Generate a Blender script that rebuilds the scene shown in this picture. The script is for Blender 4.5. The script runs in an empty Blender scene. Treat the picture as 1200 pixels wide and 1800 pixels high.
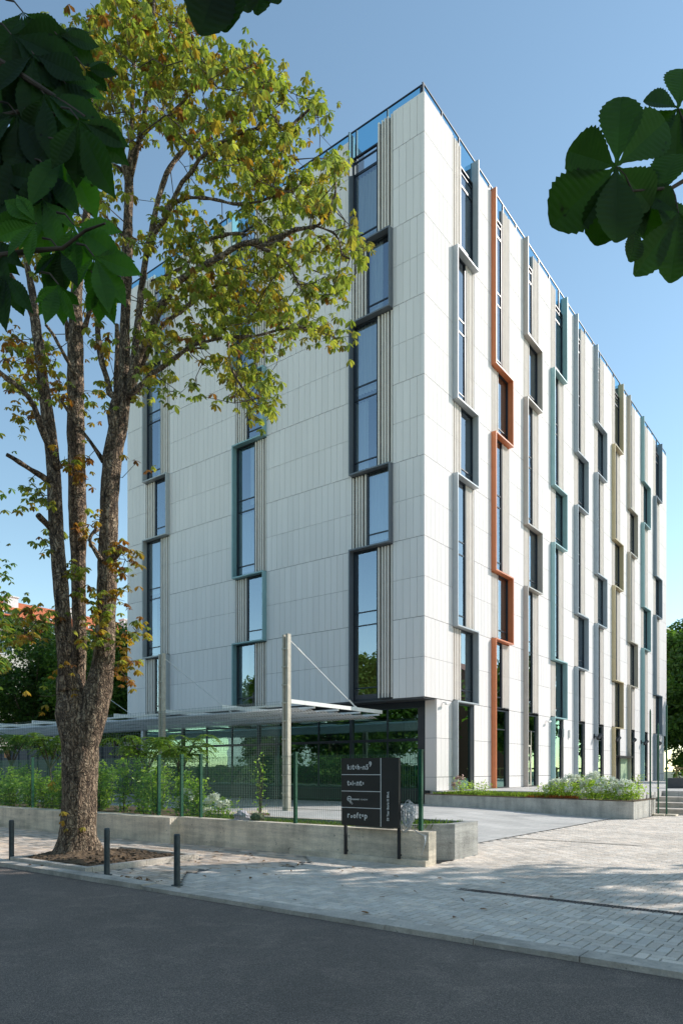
import bpy, math, random
import numpy as np
from mathutils import Vector, Matrix, noise as mnoise

random.seed(7); rng = np.random.default_rng(11)
scene = bpy.context.scene
COL = scene.collection
R_ = math.radians

# ------------------------------------------------------------------ camera
# world: X runs along the street (to the right), Y away from it, Z up; camera above (0,0)
FPX, UC, HZ, CA, SA, CH = 1229.0, 600.0, 1355.0, .7958, .6055, 1.6
cam = bpy.data.cameras.new("camera"); camo = bpy.data.objects.new("camera", cam); COL.objects.link(camo)
camo.location = (0, 0, CH); camo.rotation_euler = (R_(90), 0, math.atan2(SA, CA))
cam.sensor_fit = 'HORIZONTAL'; cam.sensor_width = 36; cam.lens = 36*FPX/1200
cam.shift_y = (HZ-900)/1200*1.0
cam.clip_start = .05; cam.clip_end = 3000
scene.camera = camo
# ------------------------------------------------------------------ sky, sun, exposure
SUN = Vector((.25, .34, .262)).normalized()
SUN_EL = math.asin(SUN.z); SUN_ROT = math.atan2(SUN.x, SUN.y)
w = bpy.data.worlds.new("World"); scene.world = w; w.use_nodes = True
nt = w.node_tree; bg = nt.nodes['Background']
sky = nt.nodes.new('ShaderNodeTexSky'); sky.sky_type = 'NISHITA'; sky.sun_disc = False
sky.sun_elevation = SUN_EL; sky.sun_rotation = SUN_ROT
sky.air_density = 1.0; sky.dust_density = .15; sky.ozone_density = .9; sky.altitude = 300
tint = nt.nodes.new('ShaderNodeMix'); tint.data_type = 'RGBA'; tint.blend_type = 'MULTIPLY'; tint.inputs[0].default_value = 1
tint.inputs[7].default_value = (.94, .98, .86, 1)
nt.links.new(sky.outputs[0], tint.inputs[6]); nt.links.new(tint.outputs[2], bg.inputs[0]); bg.inputs[1].default_value = .15
sl = bpy.data.lights.new("sun", 'SUN'); so = bpy.data.objects.new("sun", sl); COL.objects.link(so)
sl.energy = 2.55; sl.angle = R_(.5); sl.color = (1, .955, .89)
so.rotation_euler = SUN.to_track_quat('Z', 'Y').to_euler()
scene.view_settings.view_transform = 'Standard'; scene.view_settings.look = 'None'
scene.view_settings.exposure = 0.78; scene.view_settings.gamma = 1
scene.render.engine = 'CYCLES'
scene.cycles.use_denoising = True
scene.cycles.max_bounces = 8; scene.cycles.transparent_max_bounces = 16
scene.cycles.caustics_reflective = False; scene.cycles.caustics_refractive = False
scene.cycles.sample_clamp_indirect = 6

def at(u, v, D):                      # a point of the place seen at photo pixel (u, v), D metres deep
    a = (u-UC)/FPX
    return Vector(((a*CA-SA)*D, (a*SA+CA)*D, CH+(HZ-v)/FPX*D))
def atY(u, v, Y):
    a = (u-UC)/FPX; D = Y/(a*SA+CA); return at(u, v, D)

# ------------------------------------------------------------------ helpers
class MB:
    def __init__(s): s.v = []; s.f = []; s.c = []; s.n = 0
    def add(s, vs, fs, col=None):
        b = s.n; s.v.extend([tuple(p) for p in vs]); s.n += len(vs)
        s.f.extend([tuple(i+b for i in f) for f in fs]); s.c.extend([col]*len(fs))
    def box(s, x0, x1, y0, y1, z0, z1, col=None):
        if x0 > x1: x0, x1 = x1, x0
        if y0 > y1: y0, y1 = y1, y0
        s.add([(x0,y0,z0),(x1,y0,z0),(x1,y1,z0),(x0,y1,z0),(x0,y0,z1),(x1,y0,z1),(x1,y1,z1),(x0,y1,z1)],
              [(0,3,2,1),(4,5,6,7),(0,1,5,4),(1,2,6,5),(2,3,7,6),(3,0,4,7)], col)
    def hexa(s, p, col=None):         # eight corners: four below, four above
        s.add(p, [(0,3,2,1),(4,5,6,7),(0,1,5,4),(1,2,6,5),(2,3,7,6),(3,0,4,7)], col)
    def tube(s, pts, rad, n=8, col=None, cap=True, rough=0, ph=0):
        pts = [Vector(p) for p in pts]
        if not hasattr(rad, '__len__'): rad = [rad]*len(pts)
        t = (pts[1]-pts[0]).normalized()
        a = t.orthogonal().normalized(); vs = []
        for i, p in enumerate(pts):
            t2 = (pts[min(i+1, len(pts)-1)]-pts[max(i-1, 0)])
            t2 = t2.normalized() if t2.length > 1e-9 else t
            a = (a-t2*a.dot(t2)).normalized(); b = t2.cross(a); t = t2
            for k in range(n):
                an = 2*math.pi*k/n+ph; r = rad[i]
                d = a*math.cos(an)+b*math.sin(an)
                if rough:
                    q = p+d*r
                    g = mnoise.noise(Vector((q.x*9, q.y*9, q.z*2.2)))*.6+abs(mnoise.noise(Vector((q.x*22, q.y*22, q.z*4))))*.7
                    r = r*(1+rough*1.1*mnoise.noise(Vector((q.x*3, q.y*3, q.z*1.3))))+rough*.22*g
                vs.append(p+d*r)
        fs = [(i*n+k, i*n+(k+1) % n, (i+1)*n+(k+1) % n, (i+1)*n+k) for i in range(len(pts)-1) for k in range(n)]
        if cap: fs += [tuple(range(n-1, -1, -1)), tuple(range((len(pts)-1)*n, len(pts)*n))]
        s.add(vs, fs, col)
    def cyl(s, x, y, z0, z1, r, n=20, col=None): s.tube([(x,y,z0),(x,y,z1)], r, n, col)
    def build(s, name, mat, parent=None, smooth=False, mats=None):
        me = bpy.data.meshes.new(name); me.from_pydata(s.v, [], s.f)
        if any(c is not None for c in s.c):
            at_ = me.color_attributes.new('Col', 'FLOAT_COLOR', 'CORNER')
            buf = np.empty((len(me.loops), 4), np.float32); i = 0
            for f, c in zip(s.f, s.c):
                buf[i:i+len(f)] = (*(c or (1,1,1)), 1); i += len(f)
            at_.data.foreach_set('color', buf.ravel())
        if smooth: me.polygons.foreach_set('use_smooth', [True]*len(me.polygons))
        o = bpy.data.objects.new(name, me); me.materials.append(mat)
        COL.objects.link(o); me.update()
        if parent is not None: o.parent = parent; o.matrix_parent_inverse = Matrix.Translation(-parent.location) if parent.type == 'EMPTY' else Matrix()
        return o
def smooth_by_angle(o): o.data.polygons.foreach_set('use_smooth', [True]*len(o.data.polygons))
def tag(o, label, cat, group=None, kind=None):
    if label: o['label'] = label
    if cat: o['category'] = cat
    if group: o['group'] = group
    if kind: o['kind'] = kind
    return o
def thing(name, loc, label, cat, group=None):
    o = bpy.data.objects.new(name, None); COL.objects.link(o); o.location = loc; o.empty_display_size = .2
    return tag(o, label, cat, group)
def struct(mb, name, mat, smooth=False):
    o = mb.build(name, mat, smooth=smooth); o['kind'] = 'structure'; return o

# ------------------------------------------------------------------ materials
class N:
    def __init__(s, name):
        s.m = bpy.data.materials.new(name); s.m.use_nodes = True; s.t = s.m.node_tree
        s.p = s.t.nodes['Principled BSDF']; s.out = s.t.nodes['Material Output']
    def node(s, typ, **kw):
        n = s.t.nodes.new('ShaderNode'+typ)
        for k, v in kw.items(): setattr(n, k, v)
        return n
    def link(s, a, b): s.t.links.new(a, b)
    def coord(s, scale=(1,1,1), obj=True):
        g = s.node('NewGeometry'); mp = s.node('Mapping'); mp.inputs['Scale'].default_value = scale
        s.link(g.outputs['Position'], mp.inputs['Vector']); return mp.outputs[0]
    def noise(s, vec, scale, detail=4, rough=.55, dist=0):
        n = s.node('TexNoise'); n.inputs['Scale'].default_value = scale; n.inputs['Detail'].default_value = detail
        n.inputs['Roughness'].default_value = rough; n.inputs['Distortion'].default_value = dist
        s.link(vec, n.inputs['Vector']); return n.outputs['Fac']
    def ramp(s, fac, stops):
        r = s.node('ValToRGB'); el = r.color_ramp.elements
        while len(el) < len(stops): el.new(.5)
        for e, (p, c) in zip(el, stops):
            e.position = p; e.color = (*c, 1) if hasattr(c, '__len__') else (c, c, c, 1)
        s.link(fac, r.inputs[0]); return r.outputs[0]
    def mul(s, a, b, typ='MULTIPLY', fac=1):
        m = s.node('Mix', data_type='RGBA', blend_type=typ); m.inputs[0].default_value = fac
        for sock, x in ((m.inputs[6], a), (m.inputs[7], b)):
            if hasattr(x, 'is_output'): s.link(x, sock)
            else: sock.default_value = (*x, 1)
        return m.outputs[2]
    def bump(s, h, dist, strength=1):
        b = s.node('Bump'); b.inputs['Distance'].default_value = dist; b.inputs['Strength'].default_value = strength
        s.link(h, b.inputs['Height']); s.link(b.outputs[0], s.p.inputs['Normal'])
    def attr(s): a = s.node('Attribute'); a.attribute_name = 'Col'; return a.outputs['Color']

def simple(name, c, rough=.5, metal=0, var=.12, vs=3.0, bump=0, bs=60, stretch=(1,1,1), attr=False, spec=.5):
    m = N(name); p = m.coord(stretch)
    lo = 1-var; hi = 1+var
    col = m.mul(m.ramp(m.noise(p, vs), [(.3, lo), (.7, hi)]), c)
    if attr: col = m.mul(col, m.attr())
    m.link(col, m.p.inputs['Base Color']); m.p.inputs['Roughness'].default_value = rough
    m.p.inputs['Metallic'].default_value = metal; m.p.inputs['Specular IOR Level'].default_value = spec
    if bump: m.bump(m.noise(p, bs, 5), bump)
    return m.m

def concrete(name, c, board=False):
    m = N(name); p = m.coord(); ps = m.coord((1, 1, .12)); ph = m.coord((.12, .12, 1))
    big = m.ramp(m.noise(p, 1.6, 6, .62), [(.3, .68), (.55, 1.0), (.75, 1.12)])
    st = m.ramp(m.noise(ps, 5, 5, .6), [(.3, .78), (.6, 1.05)])
    col = m.mul(m.mul(big, st), c)
    if board: col = m.mul(col, m.ramp(m.noise(ph, 9, 4, .6), [(.35, .78), (.6, 1.06)]))
    fine = m.noise(p, 45, 4, .6); col = m.mul(col, m.ramp(fine, [(.3, .86), (.65, 1.06)]))
    sp = m.noise(p, 16, 2, .5); col = m.mul(col, m.ramp(sp, [(.27, .55), (.31, 1.0)]))
    m.link(col, m.p.inputs['Base Color']); m.p.inputs['Roughness'].default_value = .9
    m.bump(m.mul(fine, m.noise(ph, 14, 3), 'ADD'), .012); return m.m

M = {}
def mk():
    m = N('cladding_panel'); p = m.coord(); a = m.attr()
    col = m.mul(m.mul(a, (.85, .79, .76)), m.ramp(m.noise(m.coord((1, 1, .16)), 2.5, 6, .6), [(.3, .975), (.7, 1.01)]))
    m.link(col, m.p.inputs['Base Color']); m.p.inputs['Roughness'].default_value = .85; m.p.inputs['Specular IOR Level'].default_value = .1
    m.bump(m.noise(p, 30, 3), .0008); M['panel'] = m.m
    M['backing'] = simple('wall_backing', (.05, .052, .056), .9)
    M['fin'] = simple('fin_paint', (.78, .705, .635), .75, var=.05)
    M['dark'] = simple('dark_frame', (.018, .024, .034), .35, var=.1)
    M['black'] = simple('black_sheet', (.02, .021, .024), .5)
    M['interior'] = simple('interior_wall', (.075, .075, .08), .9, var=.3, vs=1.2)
    M['soffit'] = simple('soffit_sheet', (.06, .06, .065), .6)
    for k, c in dict(greyblue=(.46,.49,.51), orange=(.72,.23,.095), taupe=(.50,.46,.41), teal=(.26,.43,.44),
                     slate=(.20,.25,.29), bluegrey=(.38,.43,.465), olive=(.58,.465,.27), sand=(.50,.45,.36), tealpale=(.33,.52,.53),
                     charcoal=(.14,.155,.175), warmgrey=(.42,.43,.42)).items():
        M['fr_'+k] = simple('frame_paint_'+k, c, .42, var=.05)
    def glass(name, tint, gl, base, ior=1.55, rough=.0):
        m = N(name); t = m.t
        tr = m.node('BsdfTransparent'); tr.inputs[0].default_value = (*tint, 1)
        g = m.node('BsdfGlossy'); g.inputs[0].default_value = (*gl, 1); g.inputs['Roughness'].default_value = rough
        fr = m.node('Fresnel'); fr.inputs[0].default_value = ior
        bmp = m.node('Bump'); bmp.inputs['Distance'].default_value = .004; bmp.inputs['Strength'].default_value = .5
        m.link(m.noise(m.coord(), .9, 2), bmp.inputs['Height']); m.link(bmp.outputs[0], g.inputs['Normal'])
        ma = m.node('Math', operation='MULTIPLY_ADD'); ma.inputs[1].default_value = 1-base; ma.inputs[2].default_value = base
        m.link(fr.outputs[0], ma.inputs[0]); mx = m.node('MixShader'); m.link(ma.outputs[0], mx.inputs[0])
        m.link(tr.outputs[0], mx.inputs[1]); m.link(g.outputs[0], mx.inputs[2]); m.link(mx.outputs[0], m.out.inputs[0])
        return m.m
    M['glass'] = glass('window_glass', (.62,.70,.72), (.80,.9,1.0), .29)
    M['glass_g'] = glass('shopfront_glass', (.26,.44,.40), (.58,.92,.82), .30)
    M['glass_blue'] = glass('balustrade_glass', (.30,.66,.84), (.7,.88,1), .12)
    M['curtain'] = simple('sheer_curtain', (.85,.86,.86), .9, var=.15, vs=9, stretch=(1,1,.05))
    M['curtain_b'] = simple('beige_curtain', (.42,.36,.30), .9, var=.2, vs=9, stretch=(1,1,.05))
    M['curtain_y'] = simple('mustard_curtain', (.50,.34,.08), .9, var=.2, vs=9, stretch=(1,1,.05))
    M['concrete'] = concrete('board_marked_concrete', (.90,.78,.62), True)
    M['concrete_g'] = concrete('grey_concrete', (.46,.45,.42), True)
    M['concrete_p'] = concrete('planter_concrete', (.60,.565,.51))
    M['kerb'] = concrete('kerb_stone', (.68,.59,.50))
    # asphalt
    m = N('asphalt'); p = m.coord()
    big = m.ramp(m.noise(p, .55, 5, .6), [(.3, .105), (.7, .145)])
    fine = m.noise(p, 140, 2, .7); grit = m.ramp(fine, [(.3, .42), (.5, .92), (.68, 2.2)])
    patch = m.ramp(m.noise(p, 2.3, 6, .65, .4), [(.5, (1,1,1)), (.72, (1.4,1.39,1.36))])
    m.link(m.mul(m.mul(m.mul(big, grit), patch), (1.42, 1.1, .90)), m.p.inputs['Base Color']); m.p.inputs['Roughness'].default_value = .82
    m.bump(fine, .006); M['asphalt'] = m.m
    # pavers (colour per block)
    def paver(name, c):
        m = N(name); p = m.coord()
        col = m.mul(m.mul(m.attr(), c), m.ramp(m.noise(p, .9, 6, .6), [(.3, .80), (.65, 1.12)]))
        fine = m.noise(p, 90, 3, .65); col = m.mul(col, m.ramp(fine, [(.3, .8), (.7, 1.15)]))
        col = m.mul(col, m.ramp(m.noise(p, 5.5, 6, .7), [(.25, .72), (.42, 1.0), (.7, 1.05)]))
        m.link(col, m.p.inputs['Base Color']); m.p.inputs['Roughness'].default_value = .85
        m.bump(fine, .003); return m.m
    M['paver'] = paver('grey_paver', (.78,.68,.585)); M['paver_w'] = paver('warm_paver', (.70,.57,.465))
    M['joint'] = simple('joint_sand', (.11,.105,.10), .95, var=.3, vs=8)
    m = N('light_slabs'); p = m.coord()
    br = m.node('TexBrick'); br.inputs['Scale'].default_value = 1; br.inputs['Brick Width'].default_value = .6; br.inputs['Row Height'].default_value = .3
    br.inputs['Mortar Size'].default_value = .006; br.inputs['Color1'].default_value = (.64,.595,.55,1); br.inputs['Color2'].default_value = (.56,.53,.49,1)
    br.inputs['Mortar'].default_value = (.33,.31,.29,1); m.link(p, br.inputs['Vector'])
    m.link(m.mul(br.outputs[0], m.ramp(m.noise(p, .8, 6), [(.3,.8),(.7,1.1)])), m.p.inputs['Base Color']); m.p.inputs['Roughness'].default_value = .85
    M['slabs'] = m.m
    M['far_ground'] = simple('far_ground', (.12,.13,.07), .95, var=.4, vs=.3)
    M['soil'] = simple('soil', (.13,.085,.05), .95, var=.5, vs=7, bump=.04, bs=14)
    M['steel'] = simple('galvanised_steel', (.52,.47,.38), .6, .05, var=.14, vs=6)
    M['steel_w'] = simple('pale_steel', (.80,.79,.76), .5, .1, var=.08)
    M['perf'] = simple('perforated_sheet', (.74,.73,.70), .5, .2, var=.1)
    M['green'] = simple('green_fence_paint', (.008,.085,.045), .4, var=.15)
    M['net'] = simple('net_wire', (.18,.24,.20), .6)
    M['sign'] = simple('sign_plate', (.030,.029,.027), .45, var=.12)
    M['white'] = simple('white_lettering', (.72,.72,.70), .6, var=.03)
    M['bollard'] = simple('bollard_paint', (.055,.068,.075), .38, .2, var=.25, vs=14)
    M['iron'] = simple('cast_iron', (.07,.07,.07), .6, .4)
    M['pot'] = simple('grey_pot', (.075,.08,.09), .6)
    M['wood'] = simple('fence_wood', (.42,.27,.11), .7, var=.2, vs=8)
    M['brick'] = simple('brick_red', (.26,.085,.055), .9, var=.25, vs=12)
    M['cream'] = simple('cream_render', (.62,.58,.50), .85)
    M['whitewall'] = simple('white_render', (.78,.78,.76), .85)
    M['tile'] = simple('orange_tile', (.60,.155,.05), .8, var=.18, vs=1.5)
    M['navy'] = simple('navy_hoarding', (.018,.024,.045), .6)
    M['winglass'] = simple('far_window_glass', (.10,.14,.17), .12, var=.3)
    M['orange'] = simple('orange_plate', (.60,.22,.05), .6)
    M['cable'] = simple('pale_cable', (.50,.52,.53), .5)
    M['yellow'] = simple('yellow_shade', (.75,.42,.03), .7)
    M['palegreen'] = simple('pale_green_panel', (.42,.52,.33), .6)
    M['bag'] = simple('plastic_bag', (.62,.56,.60), .5, var=.35, vs=25)
    M['bag2'] = simple('bag_cloth', (.10,.11,.05), .7, var=.4, vs=9)
    m = N('bark'); p = m.coord((1, 1, .22)); q = m.coord((1,1,.4))
    a = m.noise(p, 17, 6, .68, .5); b = m.noise(q, 60, 4, .6); big = m.noise(m.coord((1,1,.5)), 2.2, 3)
    col = m.mul(m.ramp(a, [(.34, (.05,.034,.024)), (.47, (.31,.215,.145)), (.62, (.60,.46,.325))]), m.ramp(b, [(.3,.7),(.7,1.25)]))
    col = m.mul(col, m.ramp(big, [(.35, (.75,.70,.68)), (.62, (1.1,1.08,1.05))]))
    m.link(col, m.p.inputs['Base Color']); m.p.inputs['Roughness'].default_value = .95
    vo = m.node('TexVoronoi', feature='DISTANCE_TO_EDGE'); vo.inputs['Scale'].default_value = 17
    mp2 = m.node('Mapping'); mp2.inputs['Scale'].default_value = (1, 1, .24); g2 = m.node('NewGeometry')
    nz = m.node('TexNoise'); nz.inputs['Scale'].default_value = 5; nz.inputs['Detail'].default_value = 4; m.link(g2.outputs['Position'], nz.inputs['Vector'])
    ad = m.node('VectorMath', operation='MULTIPLY_ADD'); ad.inputs[1].default_value = (.35,.35,.6); m.link(nz.outputs['Color'], ad.inputs[0]); m.link(g2.outputs['Position'], ad.inputs[2])
    m.link(ad.outputs[0], mp2.inputs['Vector']); m.link(mp2.outputs[0], vo.inputs['Vector'])
    cr_ = m.ramp(vo.outputs['Distance'], [(.0, .0), (.22, 1.0)])
    m.link(m.mul(col, m.ramp(vo.outputs['Distance'], [(.0, .28), (.16, 1.08)])), m.p.inputs['Base Color'])
    m.bump(m.mul(m.mul(a, b, 'ADD', .35), cr_, 'ADD', .8), .05); M['bark'] = m.m
    M['twig'] = simple('twig_bark', (.085,.062,.045), .9, var=.3, vs=9)
    def leaf(name, trans, gain=(1.5,1.55,.8), rough=.42, veins=False):
        m = N(name); a = m.attr()
        if veins:
            a = m.mul(a, m.ramp(m.noise(m.coord(), 26, 2), [(.26, (.35,.2,.1)), (.31, (1,1,1))]))
            a = m.mul(a, m.ramp(m.noise(m.coord(), 7, 4), [(.3, .75), (.7, 1.25)]))
        m.link(a, m.p.inputs['Base Color']); m.p.inputs['Roughness'].default_value = rough
        m.p.inputs['Specular IOR Level'].default_value = .35
        t = m.node('BsdfTranslucent'); m.link(m.mul(a, gain), t.inputs[0])
        mx = m.node('MixShader'); mx.inputs[0].default_value = trans
        m.link(m.p.outputs[0], mx.inputs[1]); m.link(t.outputs[0], mx.inputs[2]); m.link(mx.outputs[0], m.out.inputs[0]); return m.m
    M['leaf'] = leaf('leaf', .45, (1.6,1.6,.8), .38); M['leaf_near'] = leaf('near_leaf', .45, (1.5,1.9,.5), .62, True)
    M['petal'] = leaf('petal', .25, (1,1,1), .6)
mk()

# ------------------------------------------------------------------ foliage tools (numpy)
def np_mesh(name, V, F, C, mat, parent=None):
    """V (n,3); F (m,4) quads; C (n,3) colour per vertex"""
    me = bpy.data.meshes.new(name); n, k = len(V), len(F)
    me.vertices.add(n); me.vertices.foreach_set('co', V.astype(np.float32).ravel())
    me.loops.add(k*4); me.loops.foreach_set('vertex_index', F.astype(np.int32).ravel())
    me.polygons.add(k); me.polygons.foreach_set('loop_start', np.arange(0, k*4, 4, dtype=np.int32))
    me.update(calc_edges=True); me.validate()
    ca = me.color_attributes.new('Col', 'FLOAT_COLOR', 'POINT')
    ca.data.foreach_set('color', np.concatenate([C, np.ones((n, 1))], 1).astype(np.float32).ravel())
    me.materials.append(mat); o = bpy.data.objects.new(name, me); COL.objects.link(o)
    if parent is not None: o.parent = parent; o.matrix_parent_inverse = Matrix.Translation(-parent.location)
    return o
def norm(a): return a/np.maximum(np.linalg.norm(a, axis=1, keepdims=True), 1e-9)
LT = np.array([[0,0,0],[-.17,.38,.05],[-.21,.72,.05],[0,1,-.06],[.21,.72,.05],[.17,.38,.05]])
def leaflets(c, d, up, L, col, tipcol, wid=1.0):
    """folded leaflets: base c, direction d, face normal about up, length L"""
    d = norm(d); wv = norm(np.cross(d, up)); nv = np.cross(wv, d); n = len(c)
    V = (c[:,None,:] + L[:,None,None]*(LT[None,:,0,None]*wid*wv[:,None,:] + LT[None,:,1,None]*d[:,None,:] + LT[None,:,2,None]*nv[:,None,:]))
    i = np.arange(n)[:,None]*6
    F = np.concatenate([i+np.array([[0,5,4,3]]), i+np.array([[0,3,2,1]])], 0)
    C = np.empty((n,6,3)); C[:] = col[:,None,:]
    C[:,3,:] = tipcol; C[:,2,:] = .6*col+.4*tipcol; C[:,4,:] = .6*col+.4*tipcol
    return V.reshape(-1,3), F, C.reshape(-1,3)
GREENS = np.array([[.20,.27,.055],[.27,.33,.065],[.165,.23,.05],[.33,.37,.085],[.23,.30,.10]])
YELLOWS = np.array([[.46,.36,.06],[.40,.34,.05],[.46,.30,.05],[.38,.19,.05],[.24,.12,.04]])
def palmate(cent, yel, size=.14, greens=GREENS):
    """compound chestnut leaves hanging from points cent; yel = share of turned leaves per point"""
    n = len(cent); k = 6
    az0 = rng.uniform(0, 2*np.pi, n); turned = rng.random(n) < yel
    colr = greens[rng.integers(0, len(greens), n)]*rng.uniform(.75, 1.3, (n,1))
    ycol = YELLOWS[rng.integers(0, 5, n)]*rng.uniform(.7, 1.15, (n,1))
    colr = np.where(turned[:,None], ycol, colr)
    half = (rng.random(n) < .15)[:,None] & ~turned[:,None]
    colr = np.where(half, colr*.55+ycol*.35, colr)
    tip = np.where(turned[:,None], ycol*np.array([.75,.5,.5]), colr*np.array([1.15,.95,.8]))
    brown = rng.random(n) < .15; tip = np.where(brown[:,None], np.array([[.16,.075,.02]]), tip)
    tilt = np.stack([rng.normal(0,.35,n), rng.normal(0,.35,n), np.ones(n)], 1); tilt = norm(tilt)
    Vs, Fs, Cs, b = [], [], [], 0
    S = size*rng.uniform(.7, 1.25, n)
    for j in range(k):
        use = np.ones(n, bool) if j < 5 else rng.random(n) < .5
        az = az0+(j-k/2)*np.radians(52)+rng.normal(0,.12,n)
        h = np.stack([np.cos(az), np.sin(az), np.zeros(n)], 1)
        droop = rng.uniform(.35, 1.5, n)[:,None]
        d = norm(h - np.array([[0,0,1]])*droop)
        up = norm(tilt+h*droop*.8)
        L = S*(1-.09*abs(j-2.2))*rng.uniform(.85,1.1,n)
        a = [x[use] for x in (cent, d, up, L, colr, tip)]
        V, F, C = leaflets(*a); Vs.append(V); Fs.append(F+b); Cs.append(C); b += len(V)
    return np.concatenate(Vs), np.concatenate(Fs), np.concatenate(Cs)
def scatter_leaves(cent, size, cols, droop=.4, wid=1.3, jitter=.25):
    n = len(cent); az = rng.uniform(0, 2*np.pi, n)
    d = np.stack([np.cos(az), np.sin(az), rng.normal(-droop, .5, n)], 1)
    up = norm(rng.normal(0, .6, (n,3))+np.array([[0,0,.8]]))
    c = cols[rng.integers(0, len(cols), n)]*rng.uniform(1-jitter, 1+jitter, (n,1))
    return leaflets(cent, d, up, size*rng.uniform(.6,1.3,n), c, c*1.1, wid)

def crown_points(clumps, per, leaf_r=.55):
    """clumps: (x,y,z,r); leaves gathered towards each clump's shell so that the crown has lights and holes"""
    out = []
    for (x,y,z,r) in clumps:
        n = max(4, int(per*r*r)); v = norm(rng.normal(0,1,(n,3)))
        rr = r*np.power(rng.random((n,1)), leaf_r)
        out.append(np.array([[x,y,z]])+v*rr*np.array([[1,1,.8]]))
    return np.concatenate(out)
DARKG = np.array([[.05,.10,.022],[.065,.125,.028],[.04,.085,.022],[.09,.15,.03]])
MIDG = np.array([[.09,.165,.03],[.12,.20,.035],[.07,.14,.03],[.16,.23,.04]])
def tree(name, label, base, h, r, cz=None, n_cl=34, per=260, leaf=.22, cols=DARKG, trunk_r=.25, group=None, rz=None, cr=(.26,.42)):
    x, y, z = base; t = thing(name, base, label, 'tree', group)
    cz = cz or z+h*.62; rz = rz or h*.40
    mb = MB(); top = Vector((x+random.uniform(-.3,.3), y+random.uniform(-.3,.3), z+h*.8))
    mb.tube([(x,y,z-.2),(x,y,z+.25),(x+.05,y,z+h*.3),top], [trunk_r*1.5,trunk_r*1.05,trunk_r*.8,trunk_r*.2], 12, rough=.12)
    cl = []
    for i in range(n_cl):
        v = norm(rng.normal(0,1,(1,3)))[0]; f = random.uniform(.45,.95)
        c = (x+v[0]*r*f, y+v[1]*r*f, cz+v[2]*rz*f, random.uniform(*cr)*r)
        cl.append(c)
        if i % 2 == 0:
            a = Vector((x,y,z+h*random.uniform(.28,.6))); b = Vector(c[:3]); mid = a.lerp(b,.5)+Vector((0,0,-.06*h))
            mb.tube([a, mid, b], [trunk_r*.42, trunk_r*.28, trunk_r*.08], 6)
    mb.build('trunk', M['bark'], t, True)
    P = crown_points(cl, per); V, F, C = scatter_leaves(P, leaf, cols)
    np_mesh('crown', V, F, C, M['leaf'], t); return t

# ================================================================== GROUND
XC, YC, ROW, Z0, ZB = -14.14, 23.99, 1.6, 4.53, .77     # hotel corner, cladding course, first soffit, floor level
ZT = Z0+15*ROW
def zr(r): return Z0+ROW*r
def sm(t): t = min(1, max(0, t)); return t*t*(3-2*t)
def gz(x, y): return .22*sm((-x-6.2)/7)*sm((y-10.5)/6)

mb = MB(); mb.box(-1500, 1500, -1500, 1500, -.6, -.12); struct(mb, 'ground', M['far_ground'])
mb = MB(); mb.box(-250, 250, -3.6, 5.98, -.3, -.04); struct(mb, 'road', M['asphalt'])
mb = MB(); mb.box(-250, 250, -9, -3.62, -.3, .0); struct(mb, 'far_pavement', M['joint'])
# bed under the pavers and the plaza sheet
mb = MB(); mb.box(-250, 60, 6.1, 10.6, -.4, -.012); mb.box(-6.9, 60, 10.6, 60, -.4, -.013); struct(mb, 'paving_bed', M['joint'])
xs = list(np.linspace(-80, -6.95, 60)); ys = list(np.linspace(10.55, 24.9, 16))
V = [(x, y, gz(x, y)) for y in ys for x in xs]; nx = len(xs)
F = [(j*nx+i, j*nx+i+1, (j+1)*nx+i+1, (j+1)*nx+i) for j in range(len(ys)-1) for i in range(nx-1)]
mb = MB(); mb.add(V, F); struct(mb, 'plaza', M['slabs'])
mb = MB()                                                # far driveway beyond the pavers
mb.box(-6.2, 60, 27.2, 60, -.2, .004); mb.box(4.1, 60, 6.25, 27.2, -.2, .003); struct(mb, 'driveway', M['kerb'])
# herringbone pavers of the driveway
def block(mb, x0, x1, y0, y1, z, c, g=.004):
    x0 += g; x1 -= g; y0 += g; y1 -= g; t = .004
    mb.add([(x0,y0,z-.02),(x1,y0,z-.02),(x1,y1,z-.02),(x0,y1,z-.02),
            (x0+t,y0+t,z),(x1-t,y0+t,z),(x1-t,y1-t,z),(x0+t,y1-t,z)],
           [(4,5,6,7),(0,1,5,4),(1,2,6,5),(2,3,7,6),(3,0,4,7)], c)
DR0, DR1 = 8.42, 8.54                                    # drain channel
def in_pit(x, y): return -12.06 < x < -9.74 and y < 8.54
mb = MB(); a = .11
def grey():
    k = random.uniform(.86, 1.14); w_ = random.uniform(-.02, .03); return (k*(1+w_), k, k*(1-w_))
for i in range(-80, 60):
    for j in range(50, 260):
        s_ = (i+j*1) % 4
        # 90-degree herringbone on an a-grid: cell (i,j) starts a block when its class says so
        x = i*a; y = j*a
        if s_ == 0: r_ = (x, x+2*a, y, y+a)
        elif s_ == 2: r_ = (x, x+a, y, y+2*a)
        else: continue
        if r_[1] < -8.4 or r_[0] > 4.2: continue
        if r_[3] < 6.3 or r_[3] > 27.1: continue
        r_ = (r_[0], r_[1], max(r_[2], 6.245), r_[3])
        lim = -6.15 if r_[2] > 10.1 else -8.2+.45*math.sin(r_[2]*2.3)
        if r_[2] > 12.2: lim = -6.96 if r_[2] < 23.8 else -6.2
        if r_[0] < lim: continue
        if r_[3] > DR0 and r_[2] < DR1 and r_[0] > -4.5:
            if r_[2] < DR0-.03: r_ = (r_[0], r_[1], r_[2], DR0-.002)
            elif r_[3] > DR1+.03: r_ = (r_[0], r_[1], DR1+.002, r_[3])
            else: continue
        block(mb, *r_, random.uniform(-.0015,.0015), grey())
o = struct(mb, 'driveway_pavers', M['paver'])
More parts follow.
